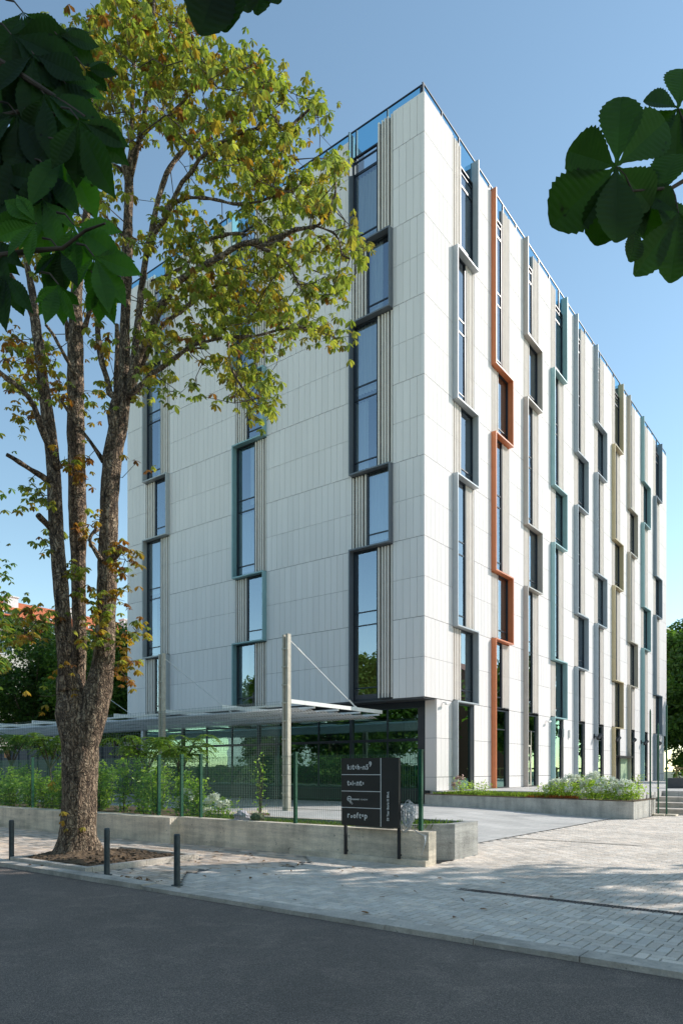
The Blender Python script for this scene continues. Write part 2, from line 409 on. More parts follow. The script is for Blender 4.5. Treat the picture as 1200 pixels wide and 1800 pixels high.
# running-bond pavers of the street pavement, warmer and blotchier
mb = MB(); bw, bh = .24, .12
for j in range(int((10.6-6.25)/bh)+1):
    y = 6.25+j*bh
    if y+bh > 10.3: break
    for i in range(-140, 0):
        x = i*bw+(j % 2)*bw*.5-.0
        lim = -8.2+.45*math.sin(y*2.3)
        if x+bw > lim+.1 or x < -33 or in_pit(x, y) or in_pit(x+bw, y): continue
        k = random.choice((.72,.85,1.0,1.12,1.2))*random.uniform(.93,1.07)
        t_ = random.choice((0,0,.06)); block(mb, x, x+bw, y, y+bh, random.uniform(-.002,.002), (k*(1+t_), k, k*(1-t_*1.2)))
struct(mb, 'street_pavers', M['paver_w'])
# kerb of single stones
mb = MB(); x = -60
while x < 40:
    l = 1.0; z = .012 if x > -9 else .03
    mb.box(x+.006, x+l-.006, 5.985, 6.235, -.3, z+random.uniform(-.003,.003)); x += l
struct(mb, 'kerb', M['kerb'])
# drain grate
mb = MB(); x = -4.45
mb.box(-4.47, 4.2, DR0-.004, DR0+.012, -.1, .004); mb.box(-4.47, 4.2, DR1-.012, DR1+.004, -.1, .004)
while x < 4.1:
    mb.box(x, x+.022, DR0+.012, DR1-.012, -.02, .002); x += .04
tag(mb.build('drain_grate', M['iron']), 'long narrow iron drain grate across the grey block driveway', 'drain grate')
# pale line across the driveway
mb = MB(); mb.box(-7.3, -3.9, 15.6, 15.68, .006, .010); struct(mb, 'edging_line', M['kerb'])

# ================================================================== HOTEL
hotel = thing('hotel_building', (XC, YC, ZB), 'tall pale clad hotel block with coloured zigzag window surrounds', 'building')
LL, LR = 19.22, 40.6
def P(fac, q, n, z): return (XC+q, YC-n, z) if fac == 'L' else (XC+n, YC+q, z)
def fbox(mb, fac, q0, q1, n0, n1, z0, z1, col=None):
    a = P(fac, q0, n0, z0); b = P(fac, q1, n1, z1); mb.box(a[0], b[0], a[1], b[1], a[2], b[2], col)
L_COLS = [(-3.56, 2.08, 'C'), (-10.61, 2.08, 'B'), (-17.58, 2.03, 'A')]
R_COLS = [(2.33+3.752*k, 2.0, 'ABC'[k % 3]) for k in range(10)]
SEG = {'A': [(12,15,'S'),(8,12,'L'),(6,8,'S'),(2,6,'L'),(0,2,'S')],
       'B': [(10,15,'L'),(8,10,'S'),(4,8,'L'),(2,4,'S'),(0,2,'L')],
       'C': [(12,15,'L'),(10,12,'S'),(6,10,'L'),(4,6,'S'),(0,4,'L')]}
FR_L = ['fr_charcoal', 'fr_teal', 'fr_warmgrey']
FR_R = ['fr_greyblue', 'fr_orange', 'fr_taupe', 'fr_tealpale', 'fr_bluegrey', 'fr_bluegrey', 'fr_olive', 'fr_sand', 'fr_teal', 'fr_slate']

# cladding panels ------------------------------------------------------
def panels(mb, fac, q0, q1, za, zb, per=.335):
    rows = []
    r = -3
    while zr(r) < zb-.01:
        a = max(za, zr(r)); b = min(zb, zr(r+1))
        if b-a > .05: rows.append((r, a, b))
        r += 1
    for (r, a, b) in rows:
        off = (0 if ((r+40)//2) % 2 else .5)*per
        q = math.floor((q0-off)/per)*per+off
        k0 = random.uniform(.985, 1.015)
        while q < q1:
            a0 = max(q0, q); b0 = min(q1, q+per); q += per
            if b0-a0 < .02: continue
            g = .006; gt = .016 if r % 2 == 0 else .009
            t = random.uniform(.965, 1.02)*k0
            fbox(mb, fac, a0+g, b0-g, -.03, 0, a+gt, b-.004, (t, t, t*.995))
def core(mb, fac, q0, q1, za, zb): fbox(mb, fac, q0, q1, -.9, -.031, za, zb)
# left (street) wall
mbp, mbw = MB(), MB()
cuts = sorted([(q, q+w_) for q, w_, _ in L_COLS]); q = -LL
for a, b in cuts+[(0, 0)]:
    mbp, mbw = MB(), MB()
    panels(mbp, 'L', q, a, Z0, ZT); core(mbw, 'L', q+.03, a if a < 0 else -.04, Z0, ZT-.03); q = b
    mbw.build('wall_backing', M['backing'], mbp.build('cladding', M['panel'], hotel))
cuts = sorted([(q, q+w_) for q, w_, _ in R_COLS]); q = 0
for i, (a, b) in enumerate(cuts+[(LR, LR)]):
    mbp, mbw = MB(), MB()
    if i == 0:
        panels(mbp, 'R', 0, a, Z0, ZT); panels(mbp, 'R', .97, a, ZB, Z0-.01)
        core(mbw, 'R', .04, a, Z0, ZT-.03); core(mbw, 'R', 1.0, a, ZB, Z0-.01)
    elif i == 10:
        panels(mbp, 'R', q, LR, Z0, ZT); panels(mbp, 'R', q, LR-.9, ZB, Z0-.01)
        core(mbw, 'R', q, LR-.03, Z0, ZT-.03); core(mbw, 'R', q, LR-.93, ZB, Z0-.01)
    else:
        panels(mbp, 'R', q, a, ZB, ZT); core(mbw, 'R', q, a, ZB, ZT-.03)
    if i == 0:                                            # pier cheek facing the street
        for z0_, z1_ in ((ZB, zr(-2)), (zr(-2), zr(-1)), (zr(-1), Z0-.01)):
            mbp.box(XC-.52, XC-.035, YC+.945, YC+.97, z0_+.006, z1_-.004, (1,.97,.95))
    q = b
    mbw.build('wall_backing', M['backing'], mbp.build('cladding', M['panel'], hotel))
# hidden sides, roof deck, inner floors
mb = MB()
mb.box(XC-LL, XC-LL+.2, YC+.9, YC+LR, 0, ZT-.02); mb.box(XC-LL+.2, XC-.9, YC+LR-.2, YC+LR, 0, ZT-.02)
mb.build('back_wall', M['whitewall'], hotel)
mb = MB(); mb.box(XC-LL+.2, XC-.9, YC+.9, YC+LR-.2, zr(14.2), zr(14.32)); mb.build('roof_deck', M['backing'], hotel)
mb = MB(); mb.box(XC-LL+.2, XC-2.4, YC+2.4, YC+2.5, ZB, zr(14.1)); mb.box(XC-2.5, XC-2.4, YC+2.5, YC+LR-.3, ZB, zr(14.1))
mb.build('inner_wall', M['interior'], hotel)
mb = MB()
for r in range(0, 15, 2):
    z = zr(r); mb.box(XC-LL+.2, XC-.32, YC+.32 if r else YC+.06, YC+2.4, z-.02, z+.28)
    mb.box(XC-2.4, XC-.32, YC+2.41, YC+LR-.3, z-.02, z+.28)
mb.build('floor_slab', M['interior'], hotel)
mb = MB(); mb.box(XC-LL, XC-.05, YC+.03, YC+2.35, Z0-.05, Z0-.004); mb.build('soffit', M['soffit'], hotel)
# roof room seen through the top glass
mb = MB(); mb.box(XC-8.5, XC-2.2, YC+3.2, YC+9, zr(14.33), zr(14.33)+2.0); rr = mb.build('roof_room', M['whitewall'], hotel)

# windows, fins, surrounds --------------------------------------------
TH = .06
def curtain(mb, fac, q0, q1, z0, z1, n=-.24):
    k = max(6, int((q1-q0)/.035)); pts = []
    ph = random.uniform(0, 6)
    for i in range(k+1):
        q = q0+(q1-q0)*i/k; pts.append((q, n+.035*math.sin(q*38+ph)+.012*math.sin(q*91+ph)))
    vs = [P(fac, q, m_, z) for q, m_ in pts for z in (z0, z1)]
    mb.add(vs, [(2*i, 2*i+2, 2*i+3, 2*i+1) for i in range(k)])
def window(fac, q0, q1, z0, z1, rows, cur=None, mulls=(), gl='glass'):
    """one glazed bay: frame with mullions, its pane, its curtain"""
    mb = MB(); f = .055
    fbox(mb, fac, q0, q0+f, -.13, -.03, z0, z1); fbox(mb, fac, q1-f, q1, -.13, -.03, z0, z1)
    fbox(mb, fac, q0+f, q1-f, -.13, -.03, z0, z0+f); fbox(mb, fac, q0+f, q1-f, -.13, -.03, z1-f, z1)
    for z in mulls: fbox(mb, fac, q0+f, q1-f, -.13, -.055, z-.025, z+.025)
    o = mb.build('window', M['dark'], hotel)
    g = MB(); a, b = P(fac, q0+f, -.08, z0+f), P(fac, q1-f, -.08, z1-f)
    g.add([a, (b[0], b[1], a[2]), b, (a[0], a[1], b[2])], [(0,1,2,3)]); g.build('pane', M[gl], o)
    if cur:
        c = MB()
        for (u0, u1, y0, y1) in cur[1]: curtain(c, fac, u0, u1, y0, y1)
        c.build('curtain', M[cur[0]], o, True)
    return o
def fins(fac, q0, q1, z0, z1):
    mb = MB(); n = 5; pitch = (q1-q0)/n; w_ = pitch*.5
    for i in range(n):
        a = q0+pitch*i+(pitch-w_)*.5 if 0 < i < n-1 else (q0 if i == 0 else q1-w_)
        z = z0+.05
        while z < z1-.05:
            e = min(z1-.04, (math.floor((z-Z0+.001)/ROW)+1)*ROW+Z0); fbox(mb, fac, a, a+w_, -.10, .0, z, e-.006); z = e
    o = mb.build('fin_screen', M['fin'], hotel)
    b = MB(); fbox(b, fac, q0+.004, q1-.004, -.20, -.15, z0, z1)
    for z in np.arange(z0+.4, z1-.2, ROW/2): fbox(b, fac, q0+.01, q1-.01, -.13, -.102, z, z+.05)
    fbox(b, fac, q0+.1, q1-.1, -.03, .05, z0+.006, z0+.05)
    b.build('bracket', M['black'], o)
def column(fac, q0, W, typ, frm, cur_mat):
    segs = SEG[typ]; s = MB(); q1 = q0+W; top = zr(15)+.12
    for (a, b, k) in segs:
        zb_ = top if b == 15 else zr(b)+ (0 if True else 0)
        lo = zr(a)
        if k == 'L' and a == 0 and fac == 'R': lo = ZB
        e = TH*.5
        zz0 = lo+(e if lo > Z0-.5 and a > 0 else (0.01 if fac == 'R' or a == 0 else 0)); zz1 = zb_-(0 if b == 15 else e)
        if k == 'S' and a == 0: zz0 = lo+e
        if k == 'L': fbox(s, fac, q0, q0+TH, -.14, .25, zz0, zz1)
        else: fbox(s, fac, q1-TH, q1, -.14, .25, zz0, zz1)
        if a > 0 or (k == 'S'): fbox(s, fac, q0, q1, -.14, .25, lo-e, lo+e)
    if typ == 'A' and fac == 'R': fbox(s, fac, q0, q0+TH, -.14, .25, ZB, Z0-TH*.5)
    s.build('window_surround', M[frm], hotel)
    fw = .74
    for (a, b, k) in segs:
        z0_ = zr(a)+(.03 if a > 0 else .03); z1_ = zr(b)-.03 if b < 15 else zr(14.5)
        mul = []
        for r in range(int(a), int(b)):
            if r % 2 == 0:
                if r > a: mul.append(zr(r))
                mul.append(zr(r+.35))
        if b == 15: mul.append(zr(14.03))
        if k == 'L': wq, fq = (q0+TH+.005, q1-fw-.03), (q1-fw, q1-.03)
        else: wq, fq = (q0+fw+.03, q1-TH-.005), (q0+.03, q0+fw)
        cur = []
        for r in range(int(a), int(b)):
            if r % 2 == 0 and r < 14 and random.random() < .8:
                wd = wq[1]-wq[0]; m_ = random.choice((0, 1, 2))
                c0, c1 = ((wq[0], wq[0]+wd*random.uniform(.35,.6)), (wq[1]-wd*random.uniform(.35,.6), wq[1]), (wq[0], wq[1]))[m_]
                cur.append((c0+.03, c1-.03, zr(r)+.30, zr(r+2)-.03))
        cm = cur_mat
        if fac == 'L' and typ == 'C' and a == 0: cm = 'curtain_y'
        window(fac, *wq, z0_, z1_, None, (cm, cur) if cur else None, mul)
        fins(fac, *fq, z0_, zr(15) if b == 15 else z1_)
for (q, w_, t_), f_ in zip(L_COLS, FR_L): column('L', q, w_, t_, f_, 'curtain')
for (q, w_, t_), f_ in zip(R_COLS, FR_R): column('R', q, w_, t_, f_, 'curtain_b')
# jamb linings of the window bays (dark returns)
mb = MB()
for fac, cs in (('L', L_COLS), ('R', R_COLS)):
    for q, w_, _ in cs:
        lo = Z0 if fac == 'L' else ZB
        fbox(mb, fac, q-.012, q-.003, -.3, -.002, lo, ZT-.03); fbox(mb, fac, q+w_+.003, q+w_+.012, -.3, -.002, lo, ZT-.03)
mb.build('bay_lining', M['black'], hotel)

# ground floor bays on the garden side ---------------------------------
for k, (q, w_, t_) in enumerate(R_COLS):
    q1 = q+w_; z1 = Z0-.04
    j = MB(); fbox(j, 'R', q1-.28, q1-.002, -.24, -.02, ZB, z1); jo = j.build('dark_jamb', M['dark'], hotel)
    if k == 2:
        o = window('R', q+TH+.005, q1-.285, ZB, z1, None, None, (zr(-.55),), 'glass_g')
        d = MB(); fbox(d, 'R', q+.10, q+.18, -.12, -.05, ZB+.02, zr(-1)); fbox(d, 'R', q+1.02, q+1.10, -.12, -.05, ZB+.02, zr(-1))
        fbox(d, 'R', q+.18, q+1.02, -.12, -.05, zr(-1)-.09, zr(-1)-.002); fbox(d, 'R', q+.18, q+1.02, -.12, -.05, ZB+.02, ZB+.12)
        fbox(d, 'R', q+1.12, q+1.17, -.12, -.05, ZB+.02, zr(-.55))
        do = d.build('door', M['steel'], hotel)
        h = MB(); fbox(h, 'R', q+.95, q+.98, -.02, .01, ZB+.85, ZB+1.2); h.build('handle', M['steel_w'], do)
    elif k == 6:
        d = MB(); fbox(d, 'R', q+TH+.005, q1-.285, -.2, -.1, ZB, zr(-1.25)); d.build('door', M['black'], hotel)
        window('R', q+TH+.005, q1-.285, zr(-1.2), z1, None, None, (zr(-.4),), 'glass_g')
    else:
        window('R', q+TH+.005, q1-.285, ZB, z1, None, None, (zr(-.6),) if k % 2 else (), 'glass_g')
# pale green panel and dark bar by the seventh bay
mb = MB(); fbox(mb, 'R', R_COLS[6][0]+2.02, R_COLS[7][0]-.02, .004, .03, ZB+.02, zr(-1.3)); mb.build('door_side_panel', M['palegreen'], hotel)
mb = MB(); fbox(mb, 'R', R_COLS[6][0]+.3, R_COLS[7][0]-.02, .035, .45, zr(-1.26), zr(-1.19)); mb.build('door_hood', M['black'], hotel)

# recessed street shopfront ---------------------------------------------
GY = YC+1.0
mb = MB(); X0g = XC-LL+.2; X1g = XC-.53
mb.box(X0g, X1g, GY-.02, GY+.12, Z0-.32, Z0-.055); mb.box(X0g, X1g, GY-.02, GY+.12, ZB+.02, ZB+.10)
mb.box(X0g, X1g, GY+.02, GY+.10, 2.83, 2.95)
mullx = [X1g-.06]+[X1g-1.9*k for k in range(1, 10)]
for i, x in enumerate(mullx):
    w_ = .14 if i in (2, 5, 8) else .05
    mb.box(x-w_/2, x+w_/2, GY-.03 if w_ > .1 else GY+.01, GY+.11, ZB+.10, Z0-.32)
sf = mb.build('shopfront_frame', M['dark'], hotel)
g = MB()
xs_ = [X1g]+mullx[1:]+[X0g]
for i in range(len(xs_)-1):
    for (a, b) in ((ZB+.10, 2.83), (2.95, Z0-.32)):
        x0, x1 = xs_[i+1]+.03, xs_[i]-.03; g.add([(x0, GY+.06, a), (x1, GY+.06, a), (x1, GY+.06, b), (x0, GY+.06, b)], [(0,1,2,3)])
g.build('pane', M['glass_g'], sf)
mb = MB(); mb.box(X0g, XC-.3, GY-.08, GY+.4, .28, ZB+.018); mb.box(X0g, XC-.6, GY+.1, GY+.4, -.1, .28); mb.build('plinth', M['black'], hotel)
mb = MB(); mb.cyl(XC-.35, YC+.7, .1, ZB+.02, .05); mb.build('plinth_leg', M['black'], hotel)
mb = MB(); mb.box(X1g+.02, XC-.04, GY-.03, GY+.2, ZB, Z0-.06); mb.build('pier_return', M['dark'], hotel)
mb = MB(); mb.box(XC-LL+.2, XC-2.5, YC+1.5, YC+2.3, ZB-.1, ZB); mb.build('shop_floor', M['interior'], hotel)
# rooftop balustrade ------------------------------------------------------
def balustrade(fac, q0, q1, name):
    mb = MB(); posts = []
    fbox(mb, fac, q0, q1, -.11, -.06, zr(15)+.35, zr(15)+.395)
    q = q0 if fac == 'R' else q1
    st = 1.5
    n = int((q1-q0)/st); qs = [q0+.05+(q1-q0-.1)*i/n for i in range(n+1)]
    for x in qs: fbox(mb, fac, x-.03, x+.03, -.15, -.06, zr(14.32), zr(15)+.34)
    o = mb.build('balustrade', M['dark'], hotel)
    g = MB()
    for a, b in zip(qs[:-1], qs[1:]): p = [P(fac, a+.035, -.09, zr(14.5)), P(fac, b-.035, -.09, zr(14.5)), P(fac, b-.035, -.09, zr(15)+.335), P(fac, a+.035, -.09, zr(15)+.335)]; g.add(p, [(0,1,2,3)])
    g.build('pane', M['glass_blue'], o)
balustrade('L', -LL, -.16, 'a'); balustrade('R', .0, LR, 'b')
# wall lights ---------------------------------------------------------------
for y in (45.0, 49.0, 52.9, 56.3, 60.4):
    mb = MB(); z = 3.66
    mb.box(XC+.002, XC+.05, y-.05, y+.05, z-.02, z+.26); mb.tube([(XC+.05,y,z+.12),(XC+.22,y,z+.05),(XC+.32,y,z+.04)], .025, 8)
    sp = mb.build('spotlight', M['black'], hotel)
    h = MB(); h.tube([(XC+.28,y-.10,z-.06),(XC+.34,y+.12,z+.10),(XC+.38,y+.25,z+.20)], [.09,.13,.15], 12); h.build('lamp_head', M['black'], sp)
for y in (39.45, 40.45):
    mb = MB(); mb.box(XC+.002, XC+.1, y-.07, y+.07, 3.5, 3.98); mb.build('wall_lamp', M['steel_w'], hotel)
for (q, z) in ((1.5, 4.42), (12.9, 4.3)):
    mb = MB(); y = YC+q; mb.tube([(XC+.0,y,z),(XC+.2,y,z-.05)], .02, 6); mb.tube([(XC+.2,y-.12,z-.08),(XC+.2,y+.14,z-.03)], .05, 10)
    mb.build('security_camera', M['steel_w'], hotel)
# lamps standing inside the third and fourth ground floor bays
fl = thing('floor_lamp', (XC-1.0, YC+11.0, ZB), 'yellow drum floor lamp standing behind the glazed ground floor door', 'floor lamp', 'yellow lamps inside the ground floor')
mb = MB(); mb.tube([(XC-1.0, YC+11.0, ZB+1.45),(XC-1.0, YC+11.0, ZB+2.1)], .3, 20); mb.build('lamp_shade', M['yellow'], fl)
for k in range(3):
    a_ = k*2.1; l_ = MB(); l_.tube([(XC-1+.4*math.cos(a_), YC+11+.4*math.sin(a_), ZB), (XC-1, YC+11, ZB+1.5)], .025, 6); l_.build('leg', M['yellow'], fl)
def dup(root, loc, label=None):
    r = root.copy(); COL.objects.link(r); r.location = loc
    if label: r['label'] = label
    for ch in list(root.children):
        c = ch.copy(); COL.objects.link(c); c.parent = r; c.matrix_parent_inverse = ch.matrix_parent_inverse
        for g_ in ch.children: d = g_.copy(); COL.objects.link(d); d.parent = c
    return r
dup(fl, (XC-1.0, YC+14.6, ZB), 'yellow drum floor lamp standing behind the pale teal framed bay')

# ================================================================== PODIUM, PLANTER, STEPS
mb = MB(); mb.box(XC-.95, -6.9, YC+2.9, YC+45, -.1, ZB-.004); mb.box(XC-.6, XC+.3, YC+.97, YC+2.9, .0, ZB-.004)
mb.box(-6.9, 14, YC+6.85, YC+45, -.1, ZB-.005)
struct(mb, 'podium', M['slabs'])
mb = MB()
for i in range(4):
    y = 27.6+1.1*i; z1 = .19*(i+1)-.008*i if i < 3 else ZB-.01
    mb.box(-6.88, 12, y, 31.5 if i < 3 else 31.6, -.05+.19*i, z1)
struct(mb, 'steps', M['kerb'])
pw = thing('raised_planter', (-10, YC, 0), 'long low grey concrete planter wall in front of the sunlit facade', 'planter')
mb = MB(); mb.hexa([(-14.12,23.99,-.1),(-6.25,23.99,-.1),(-6.25,24.17,-.1),(-14.12,24.17,-.1),(-14.12,23.99,.66),(-6.25,23.99,.58),(-6.25,24.17,.58),(-14.12,24.17,.66)])
mb.box(-6.43, -6.25, 24.18, 26.88, -.1, .579); mb.build('wall', M['concrete_p'], pw)
mb = MB(); mb.hexa([(-14.12,23.97,.665),(-6.23,23.97,.585),(-6.23,24.19,.585),(-14.12,24.19,.665),(-14.12,23.97,.69),(-6.23,23.97,.61),(-6.23,24.19,.61),(-14.12,24.19,.69)])
mb.box(-6.45, -6.23, 24.195, 26.88, .583, .608); mb.build('coping', M['soil'], pw)
mb = MB(); mb.box(-14.1, -6.44, 24.18, 26.88, .1, .56); mb.build('soil', M['soil'], pw)

# ================================================================== STREET WALLS
wt = thing('retaining_wall', (-9, 10.15, 0), 'low board-marked concrete wall behind the black sign', 'wall', 'low concrete street walls')
mb = MB(); mb.box(-12.28, -5.9, 10.15, 10.40, -.3, .57); mb.build('wall', M['concrete'], wt)
mb = MB(); mb.box(-8.9, -5.9, 10.05, 10.148, -.3, .10); mb.build('footing', M['concrete'], wt)
w2 = thing('retaining_wall', (-20, 9.93, 0), 'low concrete wall behind the big tree trunk, planted along its top', 'wall', 'low concrete street walls')
mb = MB(); mb.box(-60, -12.283, 9.93, 10.38, -.3, .56); mb.build('wall', M['concrete'], w2)
for o_ in [wt, w2]: pass
bx = thing('concrete_planter_box', (-6.2, 11, 0), 'grey concrete planter box at the end of the wall, weeds on top', 'planter')
mb = MB()
A_ = [(-6.75,10.41),(-5.97,11.2),(-5.99,12.15),(-7.6,12.15),(-7.6,10.41)]
B_ = [(-6.72,10.56),(-6.14,11.26),(-6.16,12.0),(-7.45,12.0),(-7.45,10.56)]
n5 = 5; vs = [(x,y,-.2) for x,y in A_]+[(x,y,.64) for x,y in A_]+[(x,y,.64) for x,y in B_]+[(x,y,.3) for x,y in B_]
fs = []
for i in range(5):
    j = (i+1) % 5; fs += [(i,j,5+j,5+i),(5+i,5+j,10+j,10+i),(10+i,10+j,15+j,15+i)]
mb.add(vs, fs); mb.build('wall', M['concrete_g'], bx)
mb = MB(); mb.add([(x,y,.56) for x,y in B_], [(0,1,2,3,4)]); mb.build('soil', M['soil'], bx)
mb = MB(); mb.add([(-6.55,10.405,.006),(-5.96,10.405,.006),(-5.96,11.19,.006)], [(0,1,2)]); struct(mb, 'notch_shade', M['black'])  # flat black triangle painted as the shade on the notch ground
# yard kerbs behind the fence
mb = MB(); mb.box(-13.0, -7.7, 11.6, 11.8, 0, .56); mb.box(-13.0, -12.8, 11.81, 13.6, 0, .56)
tag(mb.build('yard_kerb', M['kerb']), 'pale concrete kerb edging the yard just behind the fence', 'kerb')
mb = MB(); mb.box(-60, -12.35, 10.39, 13.2, 0, .5); mb.box(-12.34, -7.7, 10.41, 11.59, 0, .50); struct(mb, 'planting_bed', M['soil'])

# ================================================================== FENCE
fence = thing('mesh_fence', (-12, 10.3, .57), 'dark green welded mesh fence with square posts on the low walls', 'fence')
FY = 10.29; px_ = [-6.15, -8.98, -11.72]; pxl = [-13.16, -15.95, -18.7, -21.4, -24.1, -26.8, -29.5]
FZ0 = .57
for x in px_+[-12.36]+pxl:
    mb = MB(); mb.box(x-.03, x+.03, FY, FY+.06, FZ0-.005, 1.93); mb.box(x-.038, x+.038, FY-.008, FY+.068, 1.93, 1.965)
    for z in (.7, 1.1, 1.5, 1.85): mb.box(x-.012, x+.012, FY-.02, FY-.001, z, z+.03)
    mb.build('post', M['green'], fence)
allx = sorted(px_+[-12.36]+pxl)
for a, b in zip(allx[:-1], allx[1:]):
    mb = MB(); y = FY-.012; x = a+.04; t = .0026
    while x < b-.03: mb.box(x-t, x+t, y-t, y+t, .60, 1.90); x += .05
    for z in (.66, .86, 1.08, 1.30, 1.52, 1.72, 1.87):
        for dy in (-.006, .006): mb.box(a+.03, b-.03, y+dy-t, y+dy+t, z-t, z+t)
    mb.build('mesh_panel', M['green'], fence)

# ================================================================== SIGN
sg = thing('sign_board', (-6.95, 10.0, .1), 'black directory sign with white lettering fixed before the concrete wall', 'sign')
SX0, SX1, SZ0, SZ1, SY = -7.57, -6.36, .63, 1.82, 9.95
mb = MB(); mb.box(SX0, SX1, SY, SY+.04, SZ0, SZ1); mb.build('plate', M['sign'], sg)
for x in (SX0+.02, SX1-.06):
    mb = MB(); mb.box(x, x+.045, SY+.045, SY+.09, .1, SZ1-.05); mb.box(x-.01, x+.055, SY+.09, SY+.10, .15, .18); mb.build('post', M['black'], sg)
mb = MB(); xd = SX0+(SX1-SX0)*.70
zs = [SZ0+(SZ1-SZ0)*k for k in (.755, .51, .265)]
mb.box(xd-.007, xd+.007, SY-.004, SY-.0005, SZ0+.005, SZ1-.005)
for z in zs: mb.box(SX0+.003, xd-.008, SY-.004, SY-.0005, z-.006, z+.006)
mb.build('divider', M['white'], sg)
def letters(name, s, x, z, size, parent, offset=.0, rot=0, sx=1.0, spacing=1.0):
    cu = bpy.data.curves.new(name, 'FONT'); cu.body = s; cu.size = size; cu.extrude = .0015; cu.offset = offset; cu.space_character = spacing
    o = bpy.data.objects.new(name, cu); COL.objects.link(o)
    o.matrix_world = Matrix.Translation((x, SY-.003, z)) @ Matrix.Rotation(R_(90), 4, 'X') @ Matrix.Rotation(rot, 4, 'Z') @ Matrix.Diagonal((sx, 1, 1, 1))
    dg = bpy.context.evaluated_depsgraph_get(); dg.update()
    ev = o.evaluated_get(dg); me = bpy.data.meshes.new_from_object(ev); me.transform(o.matrix_world)
    mo = o.matrix_world.copy(); bpy.data.objects.remove(o); me.materials.clear(); me.materials.append(M['white'])
    return me, max(v.co.x for v in me.vertices) if len(me.vertices) else x
def word(name, spec, x, z, parent):
    """letters of uneven size packed close, slab serifs under the stems; joined into one mesh"""
    mb = MB()
    for ch, size, dz in spec:
        size *= LS; me, xe = letters(name, ch, x, z+dz*LS, size, parent, .0026, 0, .92)
        vs = [tuple(v.co) for v in me.vertices]; mb.add(vs, [tuple(p.vertices) for p in me.polygons])
        bpy.data.meshes.remove(me); x = xe+.013
    return mb.build(name, M['white'], parent)
X_ = SX0+.13
LS = 1.0
word('lettering', [('k',.125,0),('i',.10,0),('t',.15,0),('c',.09,.02),('h',.125,0),('e',.095,0),('n',.125,0),('5',.125,0),('9',.125,.05)], X_, SZ1-.20, sg)
word('lettering', [('t',.15,0),('a',.09,.012),('l',.115,0),('e',.10,0),('n',.14,0),('t',.15,0),('s',.08,.02)], X_, zs[0]-.19, sg)
word('lettering', [('r',.15,0),('o',.09,0),('o',.125,0),('f',.14,0),('t',.14,0),('o',.08,.03),('p',.14,0)], X_, zs[2]-.18, sg)
def line_text(s, x, z, size, rot=0, off=0, sx=1):
    me, _ = letters('lettering', s, x, z, size, sg, off, rot, sx)
    o = bpy.data.objects.new('lettering', me); COL.objects.link(o); o.parent = sg; o.matrix_parent_inverse = Matrix.Translation(-sg.location)
line_text('CULINARY', X_+.10, zs[1]-.155, .034, 0, .0012); line_text('ACADEMY', X_+.285, zs[1]-.155, .034)
line_text('HRC', X_+.014, zs[1]-.148, .034, 0, .0018, .9)
line_text('59 Tsar Boris III Blvd.', xd+.165, SZ0+.11, .058, R_(90), .0014)
mb = MB()
def ring(mb, cx, cz, r, t=.006):
    mb.tube([(cx+r*math.cos(a), SY-.002, cz+r*math.sin(a)) for a in np.linspace(0, 2*math.pi, 25)], t, 6)
ring(mb, X_+.045, zs[1]-.135, .042, .007); ring(mb, X_+.075, zs[1]-.195, .016, .005); ring(mb, X_+.105, zs[1]-.22, .014, .003)
mb.build('emblem', M['white'], sg)

# cable coil ----------------------------------------------------------------
mb = MB(); c = Vector((-6.27, 10.10, .86))
for k in range(30):
    r1, r2 = random.uniform(.03,.13), random.uniform(.10,.25); ph = random.uniform(-.3,.3); yy = random.uniform(-.09,.06)
    pts = [(c.x+r1*math.cos(a)+ph*.16+.012*math.sin(3*a+k), c.y+yy+.03*math.sin(2*a+k), c.z-.02+r2*math.sin(a)+ph*.18+.012*math.cos(4*a+k)) for a in np.linspace(0, 2*math.pi, 34)]
    mb.tube(pts, .0045, 5)
for k in range(5):
    mb.tube([(c.x+.1, c.y, c.z-.25),(c.x+.2+.03*k, c.y-.03*k, c.z-.31),(c.x+.34, c.y-.04+.03*k, c.z-.345),(c.x+.40-.02*k, c.y-.1, c.z-.46-.05*k)], .005, 5)
tag(mb.build('cable_coil', M['cable'], None, True), 'tangled coil of pale cable hung at the wall end beside the black sign', 'cable')
# bags -----------------------------------------------------------------------
def blob(name, c, r, mat, label, cat):
    import bmesh
    bm = bmesh.new(); bmesh.ops.create_icosphere(bm, subdivisions=4, radius=1)
    for v in bm.verts:
        n_ = mnoise.noise(v.co*2.3+Vector(c))*.35+mnoise.noise(v.co*6+Vector(c))*.14
        v.co = Vector((v.co.x*r[0], v.co.y*r[1], max(-.4, v.co.z)*r[2]))*(1+n_)+Vector(c)
    me = bpy.data.meshes.new(name); bm.to_mesh(me); bm.free(); me.materials.append(mat)
    o = bpy.data.objects.new(name, me); COL.objects.link(o); smooth_by_angle(o); return tag(o, label, cat)
blob('plastic_bag', (-10.55, 10.42, .62), (.20,.12,.13), M['bag'], 'crumpled white and purple plastic bag on the wall behind the fence', 'bag')
blob('cloth_bag', (-10.12, 10.44, .62), (.17,.11,.10), M['bag2'], 'small dark green and brown bag on the wall behind the fence', 'bag')

